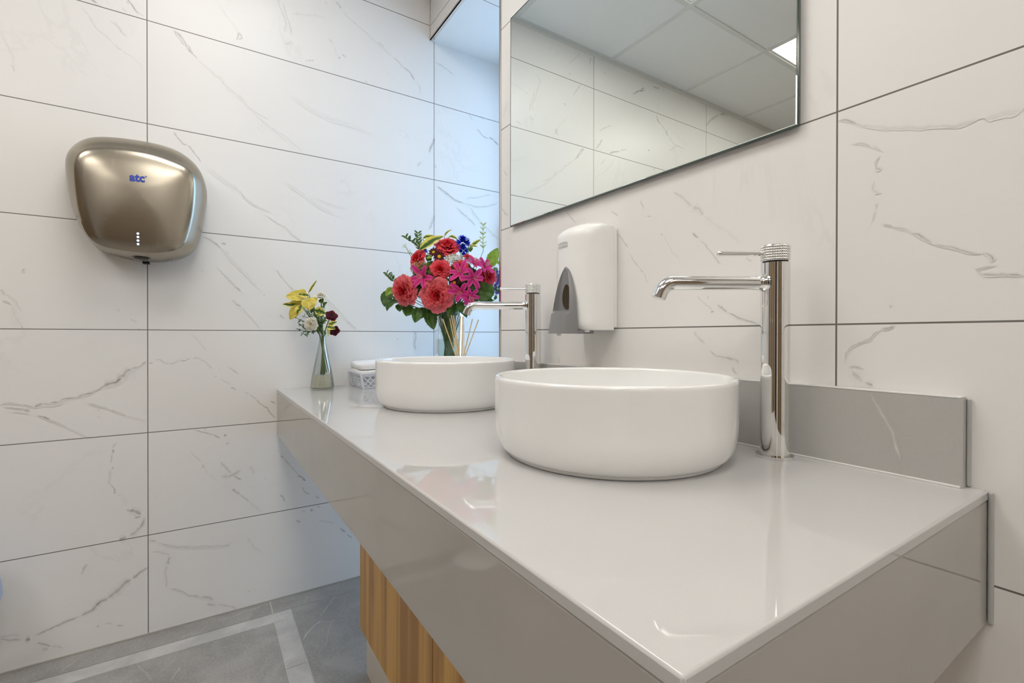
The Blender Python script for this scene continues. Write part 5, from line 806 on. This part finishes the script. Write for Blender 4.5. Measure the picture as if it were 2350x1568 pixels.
for i, (p_, R_, d_, k_) in enumerate(UMBEL):
    c_ = VB+Vector(p_); d_ = wdir(d_); r = fl_thing('umbel_flower', ul[i], 'flower', 'small clustered flowers in the tall bouquet'); rg = random.Random(i); T = put(c_, d_)
    mb = MB(); st_ = MB(); nn_ = (170, 170, 16)[k_]
    for k in range(nn_):
        a = k*2.39996; q = R_*math.sqrt((k+.5)/nn_)*rg.uniform(.9, 1.1); h_ = R_*(.30-.35*(q/R_)**2)+rg.uniform(-.06, .06)*R_
        e_ = T((q*math.cos(a)*(1.15 if k_ == 1 else 1), q*math.sin(a)*(.75 if k_ == 1 else .8), h_))
        col = ((.86, .84, .74), (.74, .72, .62), (.38, .16, .12))[rg.choice((0, 0, 1, 2)) if q > R_*.4 else rg.choice((0, 0, 1))] if k_ == 0 else (((.48, .33, .12), (.62, .46, .20), (.22, .11, .04))[rg.choice((0, 1, 2))] if k_ == 1 else (.62, .70, .36))
        blob(mb, e_, R_*(.060, .055, .14)[k_]*rg.uniform(.7, 1.2), col)
        if k % 5 == 0: st_.tube([T((0, 0, -R_*.5)), e_], .0004, 4, col=(.25, .33, .12))
    child(mb, 'florets', M_STEM, r)
    stem_to(st_, Vector(p_)-d_*R_*.5, VB, NKZ, NKR, BTR, BTZ, .0010, seed=70+i); child(st_, 'stem', M_STEM, r)
branches = [('large light green leaf standing upright at the right of the bouquet', [0, 29]), ('round dark green leaves at the right of the bouquet, below the lilies', [1, 2, 16, 32]), ('drooping green leaves at the far left under the big rose', [3, 4, 5, 6, 33]),
    ('hanging dark green leaves at the lower left of the bouquet', [7, 8, 9, 35]), ('long dark green leaf hanging down beside the glass vase, left of its neck', [10, 11, 12]), ('narrow green leaves over the right side of the vase neck', [13, 14, 15, 34]),
    ('yellow and green variegated leaves at the top left of the bouquet', [18, 19, 20, 21]), ('variegated pointed leaves right of the blue cornflower', [23, 24, 22]), ('green inner leaves showing between the upper blooms', [17, 30, 31, 36, 37])]
for i, (lb, idx) in enumerate(branches):
    r = fl_thing('leafy_stem', lb, 'foliage', 'leafy stems in the tall bouquet')
    for k, j in enumerate([q for q in idx if q < len(LEAVES)]):
        a, b_, W, kd = LEAVES[j]; mb = MB(); leaf(mb, VB+Vector(a), VB+Vector(b_), W*(1.3 if kd == 0 and W < .04 else 1), kd, j+3); lf_ = child(mb, 'leaf', M_LEAF, r)
        mb = MB(); mb.tube([VB+Vector(a), VB+(Vector(a)*.6+Vector((0, 0, .235))*.4), VB+Vector((rnd.uniform(-.02, .02), rnd.uniform(-.02, .02), .235))], .0011, 6, col=(.10, .20, .045)); child(mb, 'leaf_stalk', M_STEM, lf_)
    mb = MB(); stem_to(mb, (rnd.uniform(-.02, .02), rnd.uniform(-.02, .02), .25), VB, .24, NKR, BTR, BTZ, .0022, seed=80+i); child(mb, 'stem', M_STEM, r)
spl = ['thin sprig with tiny leaves at the outermost top left of the bouquet', 'thin upright sprig with tiny leaves beside the upper left rose', 'short sprig with tiny leaves above the left drooping leaves', 'tall thin variegated sprig at the top right of the bouquet', 'purple blue delphinium spike at the far right edge of the bouquet']
for i, (pl, n_) in enumerate(SPRIGS):
    r = fl_thing('sprig', spl[i], 'foliage', 'thin sprigs in the tall bouquet'); rg = random.Random(i+5); P = [VB+Vector(q) for q in pl]
    mb = MB(); mb.tube(P, .0009, 6, col=(.22, .30, .12)); stem_to(mb, pl[0], VB, NKZ, NKR, BTR, BTZ, .001, (.14, .24, .07), 90+i); child(mb, 'stem', M_STEM, r)
    mb = MB()
    for k in range(n_*2):
        s = (k//2+.6)/n_*(len(P)-1); j = min(int(s), len(P)-2); q = P[j].lerp(P[j+1], min(1, s-j)); tg = (P[j+1]-P[j]).normalized(); sdv = (RH_ if k % 2 else -RH_)
        e_ = q+(tg*.6+sdv*rg.uniform(.5, .9)+NH_*rg.uniform(-.3, .3)).normalized()*.017; leaf(mb, q, e_, .0062, 3 if i == 3 else 0, k+i*31) if i != 4 else None
    if i == 4:
        for k in range(46):
            s = rg.random(); j = min(int(s*2), 1); q = P[j].lerp(P[j+1], s*2-j)+RH_*rg.uniform(-.014, .010)+NH_*rg.uniform(-.01, .01)
            T = put(q, wdir((rg.uniform(-1, 1), rg.uniform(-.3, 1), 1)))
            for m_ in range(5): petal_strip(mb, T, .0075, .0055, m_*1.257, .3, .1, *(((.05, .05, .35), (.28, .25, .70)) if k % 3 else ((.06, .16, .03), (.2, .35, .08))), 3)
    child(mb, 'leaflets' if i != 4 else 'florets', M_LEAF, r)
mb = MB(); rg = random.Random(77)
for k in range(150):
    a = rg.uniform(0, 2*PI); e_ = rg.uniform(-.6, .9); cc = Vector((.045, -.035, .36)); dd = (RH_*math.cos(a)*math.cos(e_)+NH_*math.sin(a)*math.cos(e_)+ZH*math.sin(e_))
    dd = RH_*dd.dot(RH_)*1.30+ZH*dd.z*.9+NH_*dd.dot(NH_)*.85; p0 = VB+cc+dd*rg.uniform(.02, .06); p1 = VB+cc+dd*rg.uniform(.080, .100)-ZH*.012
    leaf(mb, p0, p1, rg.uniform(.022, .04), 0, k+400)
for k in range(12): stem_to(mb, (rg.uniform(-.05, .05), rg.uniform(-.05, .05), .30), VB, NKZ, NKR, BTR, BTZ, .002, (.06, .12, .03), 200+k)
o = mb.build('filler_foliage', M_LEAF, attr='col'); tag(o, 'mass of dark green foliage filling the bouquet between the blooms', 'foliage', kind='stuff')
# tall glass vase
r = thing('glass_vase', 'clear cylindrical glass vase holding the big coral and pink bouquet', 'vase', VB)
mb = MB(); mb.lathe([(.001, .008), (.040, .008), (.0455, .012), (.0455, .20), (.0475, .266), (.0485, .268), (.0500, .266), (.0482, .20), (.0482, .010), (.046, .0015), (.040, .0004), (.001, .0004)], 64); mb.build('glass_body', M_GLASS, r)
mb = MB(); mb.lathe([(.001, .0085), (.040, .0086), (.0450, .0125), (.0450, .165), (.001, .165)], 48); mb.build('water', glassy('clear_water', (.90, .95, .92), .05), r)

# ---------------------------------------------------------------- reed diffuser and slim white bottle
DB = Vector(DIFF); r = thing('reed_diffuser_bottle', 'small glass diffuser bottle hidden behind the farther basin, holding the reeds', 'bottle', DB)
mb = MB(); mb.lathe([(.0, .0004), (.028, .0004), (.030, .003), (.030, .052), (.026, .060), (.013, .066), (.0125, .079), (.0145, .080), (.0145, .083), (.0115, .083), (.0112, .066), (.024, .058), (.0275, .051), (.0275, .005), (0, .004)], 40); mb.build('glass_body', M_GLASS, r)
mb = MB(); mb.lathe([(0, .0045), (.027, .0055), (.027, .035), (0, .035)], 32); mb.build('fragrance_oil', glassy('amber_oil', (.85, .62, .35)), r)
rdl = ['leftmost natural reed of the diffuser', 'second reed from the left in the diffuser', 'third diffuser reed from the left, tallest of the left bunch', 'fourth diffuser reed from the left, touching the third at the top', 'fifth diffuser reed, nearly vertical, left of the white bottle', 'sixth diffuser reed, nearly vertical, in front of the white bottle', 'seventh diffuser reed, leaning right', 'rightmost diffuser reed, leaning furthest right']
for i in range(8):
    a, b_ = Vector(REEDS[i]), Vector(REEDB[i]); d_ = (b_-a).normalized(); k = (.706-a.z)/d_.z; e_ = a+d_*k
    h_ = Vector((e_.x-DB.x, e_.y-DB.y, 0)); 
    if h_.length > .022: h_ = h_.normalized()*.022; e_ = Vector((DB.x+h_.x, DB.y+h_.y, .706))
    mb = MB(); mb.tube([a, b_, e_], .0017, 10); o = mb.build('diffuser_reed', M_REED); tag(o, rdl[i], 'reed', 'rattan reeds in the diffuser')
mb = MB(); mb.lathe([(0, .0003), (.0125, .0003), (.0135, .003), (.0130, .04), (.0110, .08), (.0080, .115), (.0052, .15), (.0030, .19), (.0018, .212), (0, .2135)], 28)
o = mb.build('slim_bottle', M_WHITE); o.location = (.3595, -.0379, CZ); tag(o, 'slim white pointed bottle behind the diffuser reeds, beside the big glass vase', 'bottle')

# ---------------------------------------------------------------- small vase with white and yellow posy
SB = Vector((.09, -.42, CZ)); r = thing('bud_vase', 'small tapering clear glass vase with cloudy water at the counter end by the wall', 'vase', SB)
def sq(prof, n_=40, e=3.2):
    mb_ = MB(); a0 = math.atan2(-.547, .837)
    vs = []
    for R_, z in prof:
        ex = 2+(e-2)*min(1, max(0, (.10-z)/.06))
        for i in range(n_):
            a = 2*PI*i/n_; q = (abs(math.cos(a))**ex+abs(math.sin(a))**ex)**(-1/ex); aa = a+a0+.35; vs.append((R_*q*math.cos(aa), R_*q*math.sin(aa), z))
    fs = [(j*n_+i, j*n_+(i+1) % n_, (j+1)*n_+(i+1) % n_, (j+1)*n_+i) for j in range(len(prof)-1) for i in range(n_)]+[tuple(range(n_))[::-1]]
    mb_.add(vs, fs); return mb_
sq([(.030, .0003), (.0355, .0015), (.0365, .006), (.0350, .022), (.0318, .045), (.0245, .085), (.0165, .125), (.0118, .152), (.0102, .165), (.0102, .178), (.0115, .182), (.0092, .182), (.0086, .165), (.0100, .15), (.0150, .124), (.0234, .084), (.0308, .045), (.0340, .022), (.0353, .008), (.028, .004)]).build('glass_body', M_GLASS, r)
mb = sq([(.028, .0045), (.0349, .0085), (.0337, .022), (.0306, .044), (.0304, .0455)]); n_ = 40; k = len(mb.v)-n_; mb.f.append(list(range(k, k+n_))); mb.mi.append(0); mb.sm.append(False); mb.build('water', M_WATER, r)
mb = MB()
for k, (x0, x1, z_) in enumerate(((.001, .015, .0175),)):
    for j in range(6): pass
q0 = Vector(NH_)*.0352
for x0, z0_, x1, z1_ in ((.000, .0175, .014, .0182), (.001, .024, .003, .027), (.003, .027, .006, .0245), (.008, .0255, .011, .0275), (.011, .0275, .013, .025)):
    mb.tube([q0+RH_*x0+ZH*z0_, q0+RH_*x1+ZH*z1_], .00028, 5)
mb.build('etched_mark', M_BLACK, r)
SN = (.172, .0075, .030, .046)
sfl = [('white_rose', 'open white rose low at the front of the small vase posy', 'rose'), ('white_rose', 'white rose at the top right of the small vase posy', 'rose'), ('dark_flower', 'dark maroon flower at the upper right of the small posy', 'flower'), ('dark_flower', 'dark maroon flower at the lower right of the small posy', 'flower'), ('dark_flower', 'tiny dark maroon flower peeping behind the low white rose', 'flower')]
for i, (p_, R_, d_, k_) in enumerate(SFLOW):
    c_ = SB+Vector(p_); d_ = wdir(d_); r = fl_thing(*sfl[i], None if i == 4 else ('white roses in the small vase' if i < 2 else 'dark maroon flowers in the small vase'), SB)
    mb = MB()
    if k_ == 0: rose(mb, c_, d_, R_, (.86, .82, .66), (.88, .88, .82), 8, 70+i, .88)
    else:
        daisy(mb, c_, d_, R_, i*3, (.055, .002, .006), (.14, .008, .02), 5, 1.0, .35)
        daisy(mb, c_+d_*R_*.1, d_, R_*.6, i*3+7, (.04, .002, .004), (.10, .006, .012), 5, .9, .6)
    child(mb, 'bloom', M_PETAL, r); mb = MB(); stem_to(mb, Vector(p_)-d_*R_*.25, SB, *SN, .0016, (.13, .20, .06), 120+i); child(mb, 'stem', M_STEM, r)
    if k_ == 0:
        mb = MB()
        for k in range(5):
            x, y, z = frame(d_); a = k*2*PI/5; o_ = x*math.cos(a)+y*math.sin(a); leaf(mb, c_-z*R_*.5, c_-z*R_*.1+o_*R_*.6, R_*.3, 0, k, z)
        child(mb, 'sepals', M_LEAF, r)
for lb, idx in (('bright yellow variegated leaves at the upper left of the small posy', [0, 1, 2, 7, 18]), ('cream edged pointed leaves spreading left in the small posy', [3, 4, 5, 6]), ('single thin variegated leaf rising above the small posy', [8]), ('variegated leaves on the right side of the small posy, under the dark flowers', [9, 10, 11, 12]), ('small plain green leaves and bud in the middle of the small posy', [13, 14, 15, 16, 17, 19])):
    r = fl_thing('leafy_stem', lb, 'foliage', 'leafy stems in the small vase', SB)
    for j in idx:
        a, b_, W, kd = SLEAVES[j]; mb = MB()
        if kd == 1: GREENS[1] = ((.62, .50, .06), (.80, .68, .16))
        leaf(mb, SB+Vector(a), SB+Vector(b_), W*(1.25 if kd in (1, 2) else 1), kd, j+60, bend=.12); lf_ = child(mb, 'leaf', M_LEAF, r)
        mb = MB(); mb.tube([SB+Vector(a), SB+Vector(a)*.5+Vector((0, 0, .09)), SB+Vector((0, 0, .18))], .0008, 6, col=(.13, .22, .06)); child(mb, 'leaf_stalk', M_STEM, lf_)
    mb = MB(); stem_to(mb, (0, 0, .2), SB, *SN, .0018, (.13, .20, .06), 150+idx[0]); child(mb, 'stem', M_STEM, r)
mb = MB(); rg = random.Random(9)
for k, (a, b_) in enumerate(SFINE):
    A_, B_ = SB+Vector(a), SB+Vector(b_); mid = A_.lerp(B_, .5)+ZH*.012; P = [A_.lerp(mid, s).lerp(mid.lerp(B_, s), s) for s in (0, .25, .5, .75, 1)]
    mb.tube(P, .0007, 5, col=(.10, .18, .06))
    for m_ in range(22):
        q = P[1+m_ % 4]; e_ = q+Vector((rg.uniform(-1, 1), rg.uniform(-1, 1), rg.uniform(-.8, .9))).normalized()*rg.uniform(.008, .016)
        leaf(mb, q, e_, .0026, 0, m_+k*9)
o = mb.build('feathery_foliage', M_LEAF, attr='col'); tag(o, 'fine feathery green foliage around the neck of the small vase', 'foliage', kind='stuff')

# ---------------------------------------------------------------- basket with paper towels
KX0, KX1, KY0, KY1, KH = .030, .160, -.306, -.085, .050
r = thing('plastic_basket', 'white woven-pattern plastic basket by the left wall, partly hidden by the farther basin', 'basket', (0, 0, CZ))
FL = .010
def kp(s, t_, h_, ins=0):   # corner interpolation: side s (0 front -Y,1 +X,2 +Y,3 -X), t along, height h 0..1
    e = FL*h_-ins; x0, x1, y0, y1 = KX0-e, KX1+e, KY0-e, KY1+e
    c_ = [(x0, y0), (x1, y0), (x1, y1), (x0, y1), (x0, y0)]; a, b_ = c_[s], c_[s+1]; return Vector((a[0]*(1-t_)+b_[0]*t_, a[1]*(1-t_)+b_[1]*t_, .0006+KH*h_))
mb = MB()
for s in range(4):
    for h0, h1 in ((.0, .14), (.80, 1.0)): mb.add([kp(s, 0, h0), kp(s, 1, h0), kp(s, 1, h1), kp(s, 0, h1), kp(s, 0, h0, .002), kp(s, 1, h0, .002), kp(s, 1, h1, .002), kp(s, 0, h1, .002)], [(0, 1, 2, 3), (7, 6, 5, 4), (3, 2, 6, 7), (0, 4, 5, 1)], 0, None, False)
    mb.tube([kp(s, 0, 0), kp(s, 0, 1)], .0042, 10)
mb.add([kp(0, 0, .02), kp(1, 0, .02), kp(2, 0, .02), kp(3, 0, .02)], [(0, 1, 2, 3)], 0, None, False); 
P = [kp(s, 0, 1) for s in range(4)]
for s in range(4): mb.tube([P[s], P[(s+1) % 4]], .0036, 10)
mb.build('frame', M_BASKET, r)
mb = MB()
for s in range(4):
    L = (kp(s, 1, 0)-kp(s, 0, 0)).length; nb = int(L/.0165)
    for k in range(nb+1):
        for sg in (-1, 1):
            t0_ = k/nb; t1_ = t0_+sg*.030/L
            a, b_ = kp(s, t0_, .13), kp(s, t1_, .81)
            if t1_ < 0: f_ = t0_/(t0_-t1_); b_ = a.lerp(b_, f_)
            if t1_ > 1: f_ = (1-t0_)/(t1_-t0_); b_ = a.lerp(b_, f_)
            if (b_-a).length > .004: mb.tube([a, b_], .0019, 6, cap=False)
mb.build('lattice', M_BASKET, r)
for k, lb in enumerate(('lowest folded white paper towel bundle in the white basket', 'middle folded white paper towel in the white basket', 'top folded white paper towel bulging above the white basket')):
    rg = random.Random(k+3); z0_ = CZ+(.006, .047, .063)[k]; hh = (.040, .017, .022)[k]; sx = (.0, .004, -.002)[k]
    def fn(u, v):
        a = u*2*PI; ex = 8; q = (abs(math.cos(a))**ex+abs(math.sin(a))**ex)**(-1/ex)
        rr_ = (.97, 1.0, 1.0, .985, .90, .02)[min(5, int(v*5+.001))] if k else (.96, 1, 1, 1, .9, .02)[min(5, int(v*5+.001))]
        hz = (0, .25, .65, .90, 1.0, 1.08)[min(5, int(v*5+.001))]
        wv = noise.noise(Vector((math.cos(a)*1.5, math.sin(a)*1.5, k+v*2)))*.004
        grow = .0 if k == 0 else .030
        x = (KX0+KX1)/2+sx+((KX1-KX0)/2-.0035+grow*.5+wv*.3)*q*math.cos(a)*rr_; y = (KY0+KY1)/2+((KY1-KY0)/2-.004+grow*.5)*q*math.sin(a)*rr_
        slope = (y-KY0)/(KY1-KY0)*.006*k+(.004*math.sin(3*u*2*PI+k) if v > .5 else 0)
        return (x, y, z0_+hh*hz+slope*.8)
    mb = MB(); mb.grid(fn, 64, 5, True); mb.add([fn(i/64, 0) for i in range(64)], [tuple(range(64))[::-1]])
    o = mb.build('paper_towel', M_PAPER); tag(o, lb, 'paper towel', 'folded paper towels in the basket')
    sb_ = o.modifiers.new('s', 'SUBSURF'); sb_.levels = sb_.render_levels = 1

# ---------------------------------------------------------------- thing at the very left edge of the photo
r = thing('floor_stand', 'white round-footed stand with pale blue cup and dark joints against the left wall', 'stand', (.125, -1.23, 0))
mb = MB(); mb.lathe([(0, .0008), (.085, .0008), (.089, .004), (.087, .010), (.075, .014), (.02, .018), (0, .018)], 48); mb.build('foot', M_WHITE, r)
mb = MB(); mb.lathe([(.010, .016), (.010, .192)], 20, capt=True); mb.build('stem', M_WHITE2, r)
for z in (.190, .216):
    mb = MB(); mb.lathe([(.0, z), (.060, z), (.068, z+.004), (.070, z+.012), (.066, z+.018), (0, z+.018)], 32); mb.build('joint', plain('dark_violet_plastic', (.04, .03, .05), .3), r)
mb = MB(); mb.lathe([(0, .236), (.064, .236), (.075, .242), (.077, .254), (.075, .260), (.0765, .264), (.072, .293), (.062, .323), (.045, .338), (0, .340)], 40); mb.build('cup', M_BLUEP, r)
